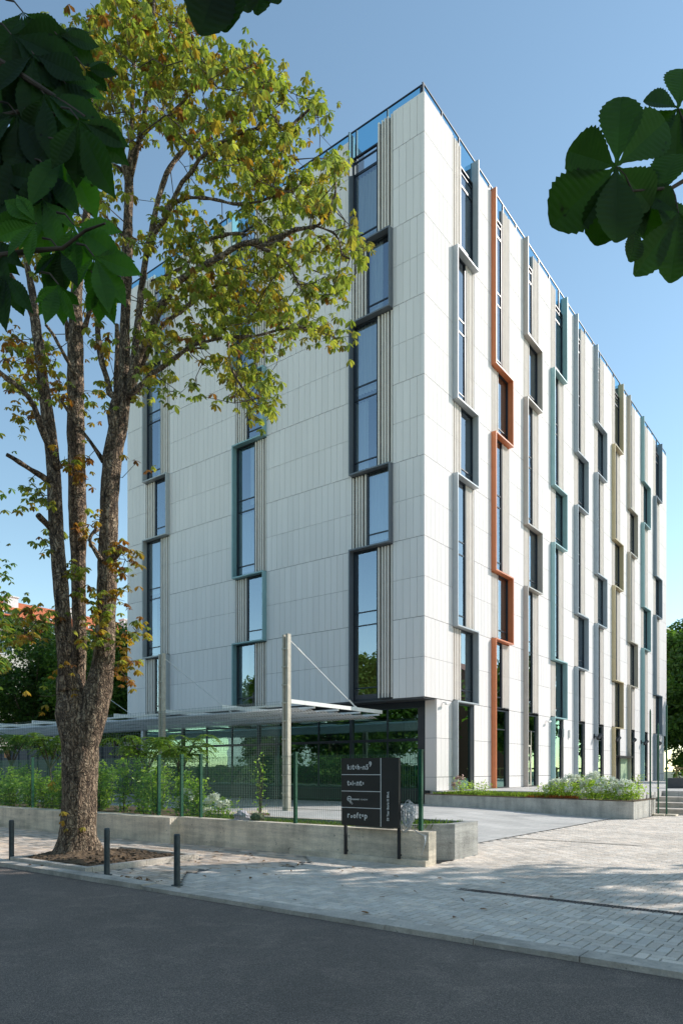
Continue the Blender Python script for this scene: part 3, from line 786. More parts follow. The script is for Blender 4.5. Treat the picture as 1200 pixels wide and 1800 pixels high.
# ================================================================== BOLLARDS
b0 = thing('bollard', (-7.69, 6.34, 0), 'dark steel bollard standing alone on the pavement right of the tree pit', 'bollard', 'steel bollards along the kerb')
mb = MB(); mb.tube([(-7.69,6.34,0),(-7.69,6.34,.70),(-7.69,6.34,.72)], [.044,.044,.036], 24); mb.build('post', M['bollard'], b0, False)
mb = MB(); mb.tube([(-7.69,6.34,0),(-7.69,6.34,.012)], .08, 24); mb.tube([(-7.69,6.34,.66),(-7.69,6.34,.668)], .0465, 24); mb.build('base_ring', M['bollard'], b0)
dup(b0, (-9.33, 6.34, 0), 'steel bollard at the front corner of the tree pit, beside the trunk')
dup(b0, (-12.19, 6.34, 0), 'steel bollard left of the tree trunk at the far end of the pit')

# ================================================================== CANOPY
cn = thing('entrance_canopy', (-19, 21, .3), 'pale steel mesh canopy hung by rods from tall posts beside the hotel', 'canopy')
CY0, CY1, CZ = 18.0, 23.7, 3.95
for x in (-16.06, -22.74, -29.4):
    mb = MB(); g0 = gz(x, CY0)-.05
    mb.box(x-.14, x-.06, CY0-.08, CY0+.08, g0, 6.28); mb.box(x+.02, x+.12, CY0-.08, CY0+.08, g0, 6.30)
    mb.box(x-.058, x+.018, CY0-.03, CY0+.03, g0, 6.2)
    for z in np.arange(.8, 6.2, .62): mb.box(x-.15, x+.13, CY0-.10, CY0-.082, z, z+.05)
    mb.build('post', M['steel'], cn)
    r = MB(); r.tube([(x+.04, CY0+.09, 6.12), (x+.04, CY0+3.9, CZ+.14)], .014, 6); r.tube([(x+.04, CY0+.5, 5.9), (x+.04, CY0+.85, 5.70)], .028, 8)
    r.tube([(x+.04, CY0+3.55, CZ+.36), (x+.04, CY0+3.9, CZ+.14)], .03, 8); r.box(x+.02, x+.06, CY0+3.84, CY0+4.0, CZ+.05, CZ+.16)
    r.build('tie_rod', M['steel_w'], cn)
mb = MB()
xe0, xe1 = -44.0, -15.93
for x in (-15.99, -19.4, -22.7, -26.1, -29.4, -32.8, -36.2, -39.6, -43.0): mb.box(x-.05, x+.05, CY0+.10, CY1, CZ-.03, CZ+.11)
for y in (CY0+.12, CY0+1.5, CY0+2.9, CY0+4.3, CY1-.07): mb.box(xe0, xe1-.12, y-.03, y+.03, CZ-.10, CZ-.032)
mb.build('frame', M['steel_w'], cn)
mb = MB()                                              # folded perforated strips
yv = np.linspace(CY0+.2, CY1-.1, 15)
for i in range(14):
    za, zb_ = (CZ-.13, CZ-.22) if i % 2 else (CZ-.22, CZ-.13)
    x = xe0
    while x < xe1-.3:
        x2 = min(x+.115, xe1-.2)
        mb.add([(x,yv[i],za),(x2,yv[i],za),(x2,yv[i+1],zb_),(x,yv[i+1],zb_)], [(0,1,2,3)]); x += .15
mb.build('mesh_roof', M['perf'], cn)
mb = MB(); x = -22.7; t = .0027                           # hanging net at the front
while x < -16.25:
    mb.box(x-t, x+t, CY0-.13-t, CY0-.13+t, gz(x, CY0)+.1, CZ+.05); x += .085
z = .4
while z < CZ+.05: mb.box(-22.7, -16.25, CY0-.13-t*2, CY0-.13, z-t, z+t); z += .085
x = -44
while x < -22.8:
    mb.box(x-t, x+t, CY0-.13-t, CY0-.13+t, .3, CZ+.05); x += .17
z = .4
while z < CZ+.05: mb.box(-44, -22.8, CY0-.13-t*2, CY0-.13, z-t, z+t); z += .17
mb.build('net', M['net'], cn)

# ================================================================== THINGS BY THE STEPS
pg = thing('green_poles', (-6.1, 26.9, 0), 'bundle of tall thin dark green poles standing in slab feet by the steps', 'poles')
for (x, y, h_) in ((-6.35, 26.55, 3.7), (-6.12, 26.7, 3.2), (-5.82, 26.6, 3.85)):
    mb = MB(); mb.tube([(x,y,.06),(x,y,h_)], .03, 8); mb.tube([(x,y,h_),(x,y,h_+.10)], [.034,.01], 8); mb.build('pole', M['green'], pg)
for (x, y) in ((-6.75, 26.0), (-6.6, 26.3), (-6.5, 25.7)):
    mb = MB(); mb.tube([(x+.45,y-.2,.04),(x+.45,y-.2,.75)], .012, 6); mb.build('rod', M['iron'], pg)
for (x0,x1,y0,y1,z0_,z1_) in ((-6.5,-5.85,26.35,26.8,.004,.06),(-5.83,-5.5,26.5,26.9,.004,.06),(-6.55,-6.35,25.7,26.1,.004,.09)):
    mb = MB(); mb.box(x0,x1,y0,y1,z0_,z1_); mb.build('foot', M['concrete'], pg)
def pot(name, x, y, z, w_, h_, label, col):
    t = thing(name, (x, y, z), label, 'planter', 'dark square pots on the podium')
    mb = MB(); b_ = w_*.46; a_ = w_*.5
    mb.hexa([(x-b_,y-b_,z),(x+b_,y-b_,z),(x+b_,y+b_,z),(x-b_,y+b_,z),(x-a_,y-a_,z+h_),(x+a_,y-a_,z+h_),(x+a_,y+a_,z+h_),(x-a_,y+a_,z+h_)]); mb.build('pot', M['pot'], t)
    Pn = crown_points([(x, y, z+h_+.12, w_*.45)], 700*(.6/w_)**2); V_, F_, C_ = scatter_leaves(Pn, .09, col); np_mesh('foliage', V_, F_, C_, M['leaf'], t)
pot('plant_pot', -10.4, 31.2, ZB, .75, .42, 'dark square pot with a low green plant between two ground floor bays', MIDG)
pot('plant_pot', -7.35, 36.0, ZB, .95, .48, 'dark square pot standing at the top of the steps', MIDG)
wf = thing('wooden_fence', (-12, 64, ZB), 'low orange brown wooden post fence beyond the end of the hotel', 'fence')
mb = MB(); x = -13.2
while x < 4: mb.box(x, x+.14, 63.5, 63.6, ZB-.1, ZB+1.15); x += .62
mb.build('post', M['wood'], wf)
mb = MB(); mb.box(-13.3, 4, 63.44, 63.495, ZB+.95, ZB+1.1); mb.box(-13.3, 4, 63.44, 63.495, ZB+.15, ZB+.25); mb.build('rail', M['wood'], wf)

# ================================================================== BIG CHESTNUT
TD = 12.7
ct = thing('chestnut_tree', tuple(at(137, 1502, TD)), 'tall old chestnut with forked rugged trunk and yellowing leaves in the kerbside pit', 'tree')
def limb_pts(pts):
    """pts: (u, v, width px, depth offset) -> points and radii, resampled smoothly"""
    P_ = [(at(u, v, TD+dd), w_*.455/FPX*(TD+dd)) for u, v, w_, dd in pts]
    out, rad = [], []
    for i in range(len(P_)-1):
        p0 = P_[max(i-1,0)][0]; p1, r1 = P_[i]; p2, r2 = P_[i+1]; p3 = P_[min(i+2, len(P_)-1)][0]
        n = max(2, int((p2-p1).length/.12))
        for k in range(n):
            t = k/n; out.append(.5*((2*p1)+(p2-p0)*t+(2*p0-5*p1+4*p2-p3)*t*t+(3*p1-p0-3*p2+p3)*t**3)); rad.append(r1+(r2-r1)*t)
    out.append(P_[-1][0]); rad.append(P_[-1][1]); return out, rad
nodes = []                                # points foliage twigs can spring from
def limb(mb, pts, n=10, rough=.10, reg=True):
    p, r = limb_pts(pts); mb.tube(p, r, n, rough=rough)
    if reg: nodes.extend(p)
tk = MB()
limb(tk, [(133,1530,104,0),(134,1508,92,0),(136,1490,74,0),(138,1450,67,0),(139,1400,65,0),(140,1350,64,0),(140,1310,66,0),(137,1280,70,0),(130,1250,62,0),(126,1225,50,.0),(121,1190,42,.05)], 56, .13, False)
limb(tk, [(140,1340,40,-.05),(150,1300,52,-.05),(160,1265,54,-.05),(170,1230,52,-.05),(178,1190,46,0),(183,1150,40,0),(185,1110,36,0),(187,1060,35,0),(188,1000,36,0),(191,930,33,0),(193,860,34,0),(199,800,36,0),(208,750,34,0),(216,700,25,0),(218,640,21,0),(220,560,18,0),(222,490,18,.0),(225,412,17,.1),(227,337,16,.2),(228,290,15,.2)], 36, .12)
limb(tk, [(120,1215,36,-.1),(116,1180,30,-.1),(112,1120,29,-.1),(109,1060,28,-.1),(104,1000,26,-.1),(99,930,26,-.1),(95,850,26,-.1),(92,800,25,-.1),(85,745,24,-.15),(79,700,22,-.2),(72,645,19,-.2),(67,600,17,-.3),(61,560,18,-.3)], 28, .10)
limb(tk, [(134,1240,34,.35),(138,1180,26,.4),(139,1110,25,.4),(138,1040,25,.4),(137,960,29,.4),(136,890,32,.4),(135,820,31,.4),(133,740,30,.4),(133,670,30,.4),(133,600,27,.4),(133,545,24,.4),(136,500,21,.4),(143,450,18,.4),(150,400,14,.5),(155,340,12,.6),(160,270,10,.7),(166,200,8,.8),(172,120,6,.9),(176,40,5,1)], 28, .10)
# root flare
for (u, v, du) in ((95,1519,-30),(112,1526,-12),(150,1527,22),(172,1514,34),(180,1500,40)):
    limb(tk, [(136+(u-136)*.35,1465,30,0),(u-(u-136)*.3,1497,32,0),(u,1512,24,-.02),(u+du*.4,v+5,10,-.05)], 14, .12, False)
limb(tk, [(205,770,24,-.05),(199,730,22,-.1),(203,700,13,-.1),(193,690,12,-.1),(188,665,11,-.15),(180,640,11,-.2),(174,600,10,-.25),(171,560,10,-.3),(168,520,8,-.35)], 14)
limb(tk, [(206,720,10,.1),(203,680,9,.1),(206,620,8,.2),(205,570,7,.2)], 8)
limb(tk, [(103,825,16,-.15),(92,795,14,-.3),(78,765,13,-.5),(67,735,13,-.6),(60,715,10,-.7),(48,695,8,-.8),(30,678,8,-.9),(12,665,9,-1),(-8,648,9,-1.1)], 10)
limb(tk, [(90,852,14,-.1),(75,838,11,-.3),(55,826,9,-.5),(35,813,8,-.7),(12,799,7,-.9)], 9)
limb(tk, [(88,928,12,-.1),(78,917,10,-.25),(67,905,9,-.4)], 8, .1, False)
limb(tk, [(61,560,17,-.3),(52,540,13,-.4),(40,520,11,-.5),(28,500,10,-.6),(15,478,9,-.7),(-5,440,8,-.8)], 9)
limb(tk, [(62,560,15,-.3),(58,520,14,-.3),(52,490,12,-.3),(44,450,10,-.3),(36,400,9,-.2),(30,350,8,-.1),(26,300,7,0),(30,220,6,.1)], 9)
limb(tk, [(133,660,9,.2),(122,640,7,.1),(108,615,6,0),(95,590,5,0),(80,570,4,-.1)], 7)
limb(tk, [(182,812,9,0),(168,790,7,-.1),(150,765,6,-.2),(135,745,6,-.3),(118,720,5,-.4),(105,700,5,-.5)], 7)
limb(tk, [(148,580,12,.4),(152,565,9,.3),(156,552,8,.3),(162,540,6,.2)], 7)
limb(tk, [(121,600,9,.4),(117,570,8,.3),(111,545,6,.2),(104,520,5,.1)], 7)
# upper stem forks
limb(tk, [(228,300,15,.2),(231,260,9,.2),(231,225,9,.3),(233,175,8,.3),(235,120,7,.4),(236,50,6,.5),(238,-30,5,.5)], 9)
limb(tk, [(229,310,13,.2),(238,275,9,.1),(246,240,9,0),(252,220,8,0),(257,170,8,-.1),(261,110,6,-.2),(268,50,5,-.3),(272,-20,5,-.3)], 9)
limb(tk, [(227,330,12,.2),(218,290,9,.3),(213,250,8,.4),(206,200,7,.5),(190,150,7,.6),(176,90,6,.7),(165,20,5,.8)], 9)
limb(tk, [(225,705,22,0),(233,660,16,-.1),(237,620,14,-.2),(242,570,13,-.2),(250,500,12,-.3),(258,440,11,-.3),(268,400,10,-.3),(278,350,9,-.3),(293,305,9,-.2),(312,275,8,-.1),(335,250,7,0),(357,222,6,.1),(385,203,5,.2),(415,175,5,.3),(440,150,4,.4)], 10)
limb(tk, [(258,445,9,-.3),(272,410,9,-.4),(290,385,9,-.5),(305,350,8,-.6),(320,320,7,-.7),(338,300,7,-.8),(350,280,6,-.9),(380,255,5,-1),(420,235,5,-1),(455,225,4,-1)], 9)
limb(tk, [(226,700,20,0),(234,655,17,-.2),(247,620,14,-.3),(262,590,13,-.5),(276,555,12,-.6),(290,525,12,-.7),(306,503,11,-.9),(324,487,11,-1),(345,474,11,-1.1),(361,465,10,-1.2),(378,455,10,-1.3),(395,446,10,-1.4),(414,434,9,-1.5),(432,427,9,-1.6),(450,425,9,-1.7),(470,422,8,-1.8),(496,414,8,-1.9),(520,403,7,-2),(537,401,6,-2),(558,396,6,-2.1),(572,382,5,-2.1),(580,367,5,-2.2),(588,345,4,-2.2),(590,320,4,-2.2)], 10)
limb(tk, [(556,397,5,-2.1),(575,404,4,-2.1),(590,412,4,-2.2),(598,430,3,-2.2),(600,446,3,-2.2),(615,455,3,-2.2)], 7)
limb(tk, [(500,414,6,-1.9),(488,424,5,-1.9),(470,430,5,-1.8),(455,428,5,-1.7)], 7)
limb(tk, [(440,428,6,-1.6),(455,434,6,-1.5),(470,440,5,-1.5),(485,448,4,-1.5),(505,462,4,-1.5),(525,500,3,-1.5)], 7)
limb(tk, [(232,680,12,.1),(250,640,11,.1),(262,610,10,.1),(280,580,9,.2),(300,560,8,.2),(320,545,8,.3),(340,530,7,.3),(365,510,6,.4),(395,500,5,.4),(430,505,4,.5),(470,520,4,.5),(500,545,3,.6)], 9)
limb(tk, [(228,694,13,-.1),(245,680,10,-.3),(262,662,9,-.4),(275,652,8,-.5),(295,638,8,-.6),(312,626,8,-.8),(330,612,7,-.9),(350,603,6,-1),(372,598,6,-1.1),(395,593,5,-1.2),(425,592,5,-1.3),(450,590,4,-1.4),(490,580,4,-1.4),(530,574,3,-1.5),(570,578,3,-1.5)], 9)
limb(tk, [(400,594,5,-1.2),(402,620,4,-1.2),(408,650,4,-1.3),(425,680,4,-1.3),(445,705,3,-1.3)], 6)
limb(tk, [(330,614,5,-.9),(345,612,4,-.8),(365,612,3,-.8)], 6, .1, False)
limb(tk, [(285,372,7,-.4),(300,360,6,-.4),(324,349,6,-.5),(345,347,6,-.6),(369,349,5,-.7),(390,353,5,-.7),(410,358,5,-.8),(444,356,4,-.9),(480,345,4,-1),(520,330,3,-1.1)], 7)
limb(tk, [(267,495,7,-.3),(285,488,6,-.2),(300,480,6,-.1),(320,470,5,0),(336,455,4,.1)], 7)
limb(tk, [(368,420,5,-.7),(395,412,6,-.8),(415,410,5,-.9),(435,412,4,-1)], 6)
limb(tk, [(455,225,4,-1),(475,200,4,-1),(500,230,3,-1),(520,212,3,-1),(545,190,3,-1)], 6)
limb(tk, [(495,228,4,-1),(510,220,3,-1),(530,205,3,-1),(550,185,3,-1.1)], 6)
limb(tk, [(253,235,6,0),(275,215,5,-.1),(300,200,5,-.2),(330,170,4,-.3),(360,145,4,-.3),(400,125,4,-.4),(440,118,3,-.5)], 7)
limb(tk, [(218,300,7,.3),(200,290,5,.3),(180,285,4,.4),(165,270,4,.4)], 6)
limb(tk, [(222,420,7,.1),(205,400,5,.1),(190,385,4,.2),(180,370,4,.3)], 6)
limb(tk, [(214,500,7,0),(200,470,5,-.1),(188,450,4,-.2),(180,425,4,-.2)], 6)
limb(tk, [(170,870,8,-.1),(160,975,8,-.2)], 5, .1, False) if False else None
limb(tk, [(178,985,10,-.2),(165,965,8,-.25),(158,950,7,-.3),(162,938,7,-.3),(172,930,7,-.25)], 8, .1, False)
limb(tk, [(192,985,14,-.2),(205,975,12,-.35),(213,958,9,-.4)], 8, .1, False)
trunk = tk.build('trunk', M['bark'], ct, True)

# foliage clumps: u, v, half width, half height, share of yellow leaves, how full
CL = [(200,40,80,55,.2,1),(300,45,75,50,.22,1),(150,120,55,60,.3,1),(230,125,60,55,.2,1),(320,125,60,50,.2,1.05),(400,112,60,38,.12,1.05),(465,112,38,32,.1,1),(485,165,25,25,.08,1),
(430,175,48,38,.15,1),(540,178,27,27,.04,1.1),(562,208,14,16,.03,1),(512,245,25,24,.05,1),(470,245,45,38,.08,1),(400,235,50,42,.2,1),(338,215,48,38,.2,.85),(272,205,40,42,.25,.8),
(190,215,36,40,.2,.8),(478,308,48,32,.1,1),(540,325,40,25,.08,1.0),(592,288,24,22,.04,1.2),(570,362,30,26,.06,1.1),(440,325,45,34,.12,.95),(385,290,38,28,.2,.9),(528,355,45,24,.08,1.1),
(608,398,22,12,.03,1.2),(620,435,24,18,.03,1.2),(560,430,42,20,.1,.9),(508,440,42,34,.08,1.05),(470,385,50,18,.1,.95),(590,488,28,18,.05,1.0),(598,505,24,20,.05,.8),(560,508,38,24,.1,.8),
(603,592,20,14,.03,1.2),(562,575,38,18,.05,1.0),(512,560,40,26,.1,1.0),(462,525,46,34,.15,1.0),(440,465,50,34,.12,1.05),(382,488,50,34,.12,1),(322,440,46,34,.12,.95),(300,372,36,28,.15,.75),
(345,325,20,18,.15,.6),(400,540,50,34,.12,1),(350,570,45,28,.15,.9),(425,580,45,28,.12,1),(465,610,36,20,.15,.9),(298,600,42,28,.15,.8),(375,640,42,16,.25,.8),(430,672,36,36,.08,1.15),
(455,712,26,34,.1,1.2),(330,690,30,14,.12,.9),(270,650,30,26,.15,.8),(262,560,28,38,.15,.8),(250,440,20,40,.3,.7),(192,330,28,38,.35,.7),(182,420,24,38,.35,.7),(180,505,18,34,.3,.7),
(292,520,32,28,.15,.8),(362,405,42,22,.2,.85),(60,620,42,30,.4,.9),(105,680,44,22,.5,.9),(42,675,32,24,.4,1),(40,728,20,16,.7,.9),(22,600,22,26,.5,.8),(62,455,24,22,.5,.8),(20,420,26,36,.65,.8),
(15,330,22,40,.6,.8),(60,345,24,26,.45,.8),(172,600,20,24,.3,.8),(178,690,20,22,.45,.6),(252,692,26,12,.1,.8),(140,822,22,30,.9,1.2),(60,872,32,20,.2,.9),(76,955,22,18,.15,.9),(146,935,24,15,.85,1.1),
(118,1005,24,16,.2,1.1),(142,1035,20,14,.3,1.0),(212,985,28,28,.7,1.1),(218,1040,20,22,.65,.9),(62,1085,38,22,.35,.9),(55,1112,30,14,.95,.7),(178,1078,28,24,.2,1.0),(228,1110,28,20,.55,1),(180,1122,34,16,.35,1),(178,1045,20,14,.1,1),
(216,1168,28,16,.95,1.1),(212,1195,18,18,.95,.8),(168,728,14,14,.7,.8),(236,806,8,12,.9,.6),(128,1178,22,8,.75,.9),(140,1210,12,7,.6,.6),(85,1382,7,14,.95,.9),(124,1457,10,9,.75,1.1),(72,1228,8,8,.9,.5),(165,905,12,12,.6,.7),
(118,810,14,14,.9,.5),(165,560,18,22,.25,.7),(120,460,20,30,.3,.6),(100,350,30,40,.35,.7),(95,250,40,50,.3,.8),(110,180,40,40,.3,.9)]
cents, yel, tw, hubs = [], [], MB(), []
nodes_np = np.array([tuple(p) for p in nodes])
for (u, v, ru, rv, y, full) in CL:
    area = math.pi*ru*rv; nsub = max(1, int(area*full/205+.5))
    small = ru < 30 and v > 800
    for _ in range(nsub):
        a = random.uniform(0, 2*math.pi); f = math.sqrt(random.random())
        su, sv = u+ru*f*math.cos(a), v+rv*f*math.sin(a)
        # depth of the nearest branch in the picture sense, spread to and fro
        dd = -.12*max(0, (u-230))/30*.5 + random.gauss(0, .25 if small or v > 750 else .95)
        if v > 750: dd = random.choice((-.45,-.35,.3)) + random.gauss(0,.1)
        c = at(su, sv, TD+dd); k = random.randint(3, 5) if not small else random.randint(2, 4)
        d2 = ((nodes_np-np.array(c))**2).sum(1); hubs.append((float(d2.min()), c, v))
        for q in range(k):
            cents.append((c.x+random.gauss(0,.11), c.y+random.gauss(0,.11), c.z+random.gauss(0,.09))); yel.append(min(.97, y*random.choice((.4,1,1.4))*(.75 if v < 480 else .95)))
hubs.sort(key=lambda h: h[0])                             # twigs grow outward: limb, then clump to clump
grown = np.array([tuple(p) for p in nodes]+[(0,0,-99)]*len(hubs)); ng = len(nodes)
for d_, c, v in hubs:
    d2 = ((grown[:ng]-np.array(c))**2).sum(1); j = int(d2.argmin()); dist = math.sqrt(d2[j])
    if v < 1350 and dist < 1.1:
        b = Vector(grown[j]); mid = b.lerp(c, .5)+Vector((random.gauss(0,.12)*dist,random.gauss(0,.12)*dist,-.12*dist))
        tw.tube([b, mid, c], [.005+.007*min(1,dist), .006, .003], 4, cap=False)
        grown[ng] = tuple(mid); ng += 1
V_, F_, C_ = palmate(np.array(cents), np.array(yel), .138)
np_mesh('crown', V_, F_, C_, M['leaf'], ct)
tw.build('twigs', M['twig'], ct)

# tree pit ------------------------------------------------------------
tp = thing('tree_pit', (-10.7, 7.3, 0), 'square pit of bare earth with pale stone edging round the trunk', 'tree pit')
for (x0,x1,y0,y1) in ((-12.05,-9.75,6.24,6.36),(-12.05,-9.75,8.42,8.54),(-12.05,-11.93,6.365,8.415),(-9.87,-9.75,6.365,8.415)):
    mb = MB(); n = 3 if abs(x1-x0) > 1 else 2
    for i in range(n):
        if abs(x1-x0) > 1: a = x0+(x1-x0)*i/n; b = x0+(x1-x0)*(i+1)/n; mb.box(a+.003, b-.003, y0, y1, -.2, .085)
        else: a = y0+(y1-y0)*i/n; b = y0+(y1-y0)*(i+1)/n; mb.box(x0, x1, a+.003, b-.003, -.2, .085)
    mb.build('edging_stone', M['kerb'], tp)
gx = np.linspace(-11.92, -9.88, 90); gy = np.linspace(6.37, 8.41, 62); tb = at(137, 1502, TD)
V = []
for y in gy:
    for x in gx:
        d = math.hypot(x-tb.x, y-tb.y); e = min(x+11.92, -9.88-x, y-6.37, 8.41-y)
        z = .03+.14*math.exp(-(d/.75)**2)+.07*mnoise.noise(Vector((x*2.2,y*2.2,0)))*min(1,e*5)+.035*abs(mnoise.noise(Vector((x*9,y*9,1))))+.02*mnoise.noise(Vector((x*24,y*24,4)))
        V.append((x, y, max(.01, z)))
nx = len(gx); mb = MB(); mb.add(V, [(j*nx+i, j*nx+i+1, (j+1)*nx+i+1, (j+1)*nx+i) for j in range(len(gy)-1) for i in range(nx-1)])
mb.build('earth', M['soil'], tp)
mb = MB()
for _ in range(260):
    x, y = random.uniform(-11.9,-9.95), random.uniform(6.4,8.38); s_ = random.uniform(.012,.045); z = .05+.10*math.exp(-(math.hypot(x-tb.x,y-tb.y)/.75)**2)
    mb.hexa([(x+random.uniform(-1,1)*s_*.3+dx*s_, y+dy*s_, z+dz*s_*.8) for dz in (-.6,.6) for dx,dy in ((-1,-1),(1,-1.1),(.9,1),(-1,.8))])
tag(mb.build('clods', M['soil'], tp), None, None, None, 'stuff')
# fallen leaves ----------------------------------------------------------
pts = [(-9.6+random.gauss(0,1.8), 6.9+random.uniform(-.8,2.8), .012) for _ in range(70)]+[(random.uniform(-9,-3), random.uniform(6.1,9.5), .012) for _ in range(34)]+[(random.gauss(-8.3,.25), 6.22+abs(random.gauss(0,.08)), .02) for _ in range(22)]
V_, F_, C_ = leaflets(np.array(pts), np.concatenate([rng.normal(0,1,(len(pts),2)), rng.uniform(.0,.25,(len(pts),1))],1), np.tile([[.1,.1,1.]],(len(pts),1)), rng.uniform(.05,.12,len(pts)), YELLOWS[rng.integers(3,5,len(pts))]*.75, np.array([.12,.05,.02]))
tag(np_mesh('fallen_leaves', V_, F_, C_, M['leaf']), 'brown fallen leaves scattered over the pavement by the tree pit', 'leaves', None, 'stuff')

# ================================================================== NEAR BRANCHES (leaves close to the lens)
POINTED = False
def big_leaflet(mb, base, tip, width, facing, col, curl=.12):
    base, tip = Vector(base), Vector(tip); ax = tip-base; L = ax.length; ax.normalize()
    sd = ax.cross(facing).normalized(); nr = sd.cross(ax); n = 26; vs = []; cs = []
    for i in range(n+1):
        t = i/n; wv = width*.5*(math.sin(math.pi*t**1.3)*(1-.35*t**3) if POINTED else math.sin(math.pi*min(1, t**1.6))**.66)
        if i == n: wv = .0005
        wv = max(wv, .0012 if POINTED else .0045)
        ser = 1+.05*(1 if i % 2 else -1)*(t > .2)
        c = base+ax*L*t+nr*(-curl*L*t*t); z = .0004*(1 if i % 2 else -1)
        for s_, k in ((-1,1),(-.55,.55),(0,0),(.55,.55),(1,1)):
            back = .10*L*abs(s_)*(1-t)*.5
            vs.append(c+sd*(s_*wv*(ser if k == 1 else 1))+nr*(abs(s_)*wv*.22+(z if s_ else 0))+ax*back)
    fs = [(i*5+k, i*5+k+1, (i+1)*5+k+1, (i+1)*5+k) for i in range(n) for k in range(4)]
    b = mb.n; mb.add(vs, fs)
    for j in range(len(fs)):
        k = j % 4; g = 1.0 if k in (0,3) else .95; mb.c[len(mb.c)-len(fs)+j] = tuple(x*g*(1.015 if (j//4) % 2 else .99) for x in col)
VF = Vector((-SA, CA, 0)); VR = Vector((CA, SA, 0)); VU = Vector((0,0,1))
def big_leaf(parent, u, v, D, tips, stalk=None, col=(.03,.075,.01)):
    mb = MB(); c = at(u, v, D)
    for (tu, tv, wpx, dd) in tips:
        tip = at(tu, tv, D+dd); k = random.uniform(.75,1.25)
        face = (-VF+VU*random.uniform(-.5,.3)+VR*random.uniform(-.5,.5)).normalized()
        big_leaflet(mb, c, tip, wpx*(1 if POINTED else 1.22)/FPX*D, face, tuple(x*k for x in col), random.uniform(.03,.16))
    o = mb.build('leaf', M['leaf_near'], parent)
    if stalk:
        s_ = MB(); e = at(stalk[0], stalk[1], D+stalk[2]); s_.tube([c, c.lerp(e,.5)+VU*.01, e], [.0016,.002,.0025], 6); s_.build('stalk', M['twig'], o)
def fan(u, v, L, a0, a1, n, w=.42, dd=.0):
    out = []
    for i in range(n):
        a = R_(a0+(a1-a0)*i/max(1,n-1)+random.uniform(-6,6)); k = 1-.28*abs(i-(n-1)/2)/((n-1)/2 or 1)
        out.append((u+L*k*math.cos(a), v+L*k*math.sin(a), L*k*w*random.uniform(.9,1.1), dd+random.uniform(-.05,.05)))
    return out
br = thing('chestnut_branch', tuple(at(1260, 300, 1.55)), 'dark chestnut branch with few broad round-tipped leaves hanging into the sky', 'branch', 'near branches framing the view')
mb = MB(); mb.tube([at(1330,250,1.6), at(1230,300,1.58), at(1180,330,1.56), at(1110,335,1.52)], [.006,.005,.004,.002], 8); mb.build('twig', M['twig'], br)
big_leaf(br, 1083, 292, 1.5, [(1093,160,60,.0),(997,262,66,.02),(968,392,84,.05),(1052,428,70,.05),(1086,420,74,0),(1176,205,66,.02),(1150,360,60,.04)], (1112,338,.02))
big_leaf(br, 1192, 374, 1.55, [(1120,480,44,.0),(1182,492,58,.02),(1245,470,56,.02),(1140,330,40,0)], (1180,330,.02))
big_leaf(br, 1150, 352, 1.57, [(1115,300,52,.02),(1090,400,56,.0),(1140,420,56,.02),(1190,260,54,.0),(1200,400,60,0)], (1180,330,0))
big_leaf(br, 1192, 190, 1.62, [(1134,168,52,0),(1130,240,60,.02),(1186,300,70,.02),(1200,110,50,.02),(1250,250,60,0)], (1230,300,0))
big_leaf(br, 1118, 398, 1.53, [(1112,455,34,0)], (1110,336,0))
bl = thing('chestnut_branch', tuple(at(-60, 350, 1.5)), 'dense dark chestnut branch with drooping pointed leaves before the big tree', 'branch', 'near branches framing the view')
mb = MB(); mb.tube([at(-120,470,1.5), at(0,449,1.5), at(60,440,1.5), at(110,436,1.5), at(150,405,1.48), at(185,392,1.45)], [.007,.006,.005,.004,.003,.002], 8); mb.build('twig', M['twig'], bl); mb = MB()
mb.tube([at(-80,60,1.6), at(20,120,1.6), at(90,165,1.58), at(150,205,1.56)], [.008,.007,.005,.003], 8); mb.build('twig', M['twig'], bl); mb = MB()
mb.tube([at(-80,250,1.62), at(0,205,1.62), at(60,190,1.6), at(135,212,1.58)], [.007,.006,.005,.002], 8); mb.build('twig', M['twig'], bl)
POINTED = True
DKC = (.018,.05,.008); LTC = (.055,.15,.018)
for (u, v, D, L, a0, a1, n, c_) in (
    (138,210,1.5,120,-20,140,5,DKC),(112,263,1.55,135,15,150,5,LTC),(60,95,1.6,120,-20,170,6,DKC),(20,60,1.62,130,-60,120,6,DKC),(30,200,1.6,120,0,200,6,DKC),
    (78,165,1.58,110,-50,130,6,DKC),(-10,300,1.6,120,-30,120,6,DKC),(64,393,1.48,80,120,320,6,LTC),(75,350,1.55,95,20,160,5,LTC),(105,440,1.5,78,40,170,5,DKC),
    (165,450,1.46,92,-50,140,6,LTC),(103,500,1.48,66,30,170,6,LTC),(175,495,1.46,72,20,130,4,LTC),(130,395,1.5,100,-40,130,6,LTC),(10,480,1.5,85,30,150,5,DKC),
    (-20,420,1.52,80,0,120,5,DKC),(85,300,1.57,110,40,150,4,DKC),(48,262,1.6,100,30,170,5,DKC),(100,60,1.62,80,-70,90,5,DKC),(118,150,1.6,70,-60,60,4,LTC),(5,130,1.64,120,-20,100,5,DKC),(40,20,1.66,110,-10,170,6,DKC),
    (150,120,1.62,55,-90,60,4,DKC),(-5,230,1.63,130,-20,100,5,DKC),(60,230,1.62,90,-60,120,5,DKC),(20,350,1.6,70,-40,200,5,DKC)):
    a0, a1 = a0*.65+32, a1*.65+32; L *= 1.12
    big_leaf(bl, u, v, D, fan(u, v, L, a0, a1, n, .43), (u-30, v-22, .03), c_)
POINTED = False
bt = thing('chestnut_branch', tuple(at(395, -60, 1.4)), 'single dark round-edged leaf spray dipping in at the top edge of the sky', 'branch', 'near branches framing the view')
mb = MB(); mb.tube([at(360,-140,1.4), at(395,-85,1.4), at(470,-80,1.4)], .004, 6); mb.build('twig', M['twig'], bt)
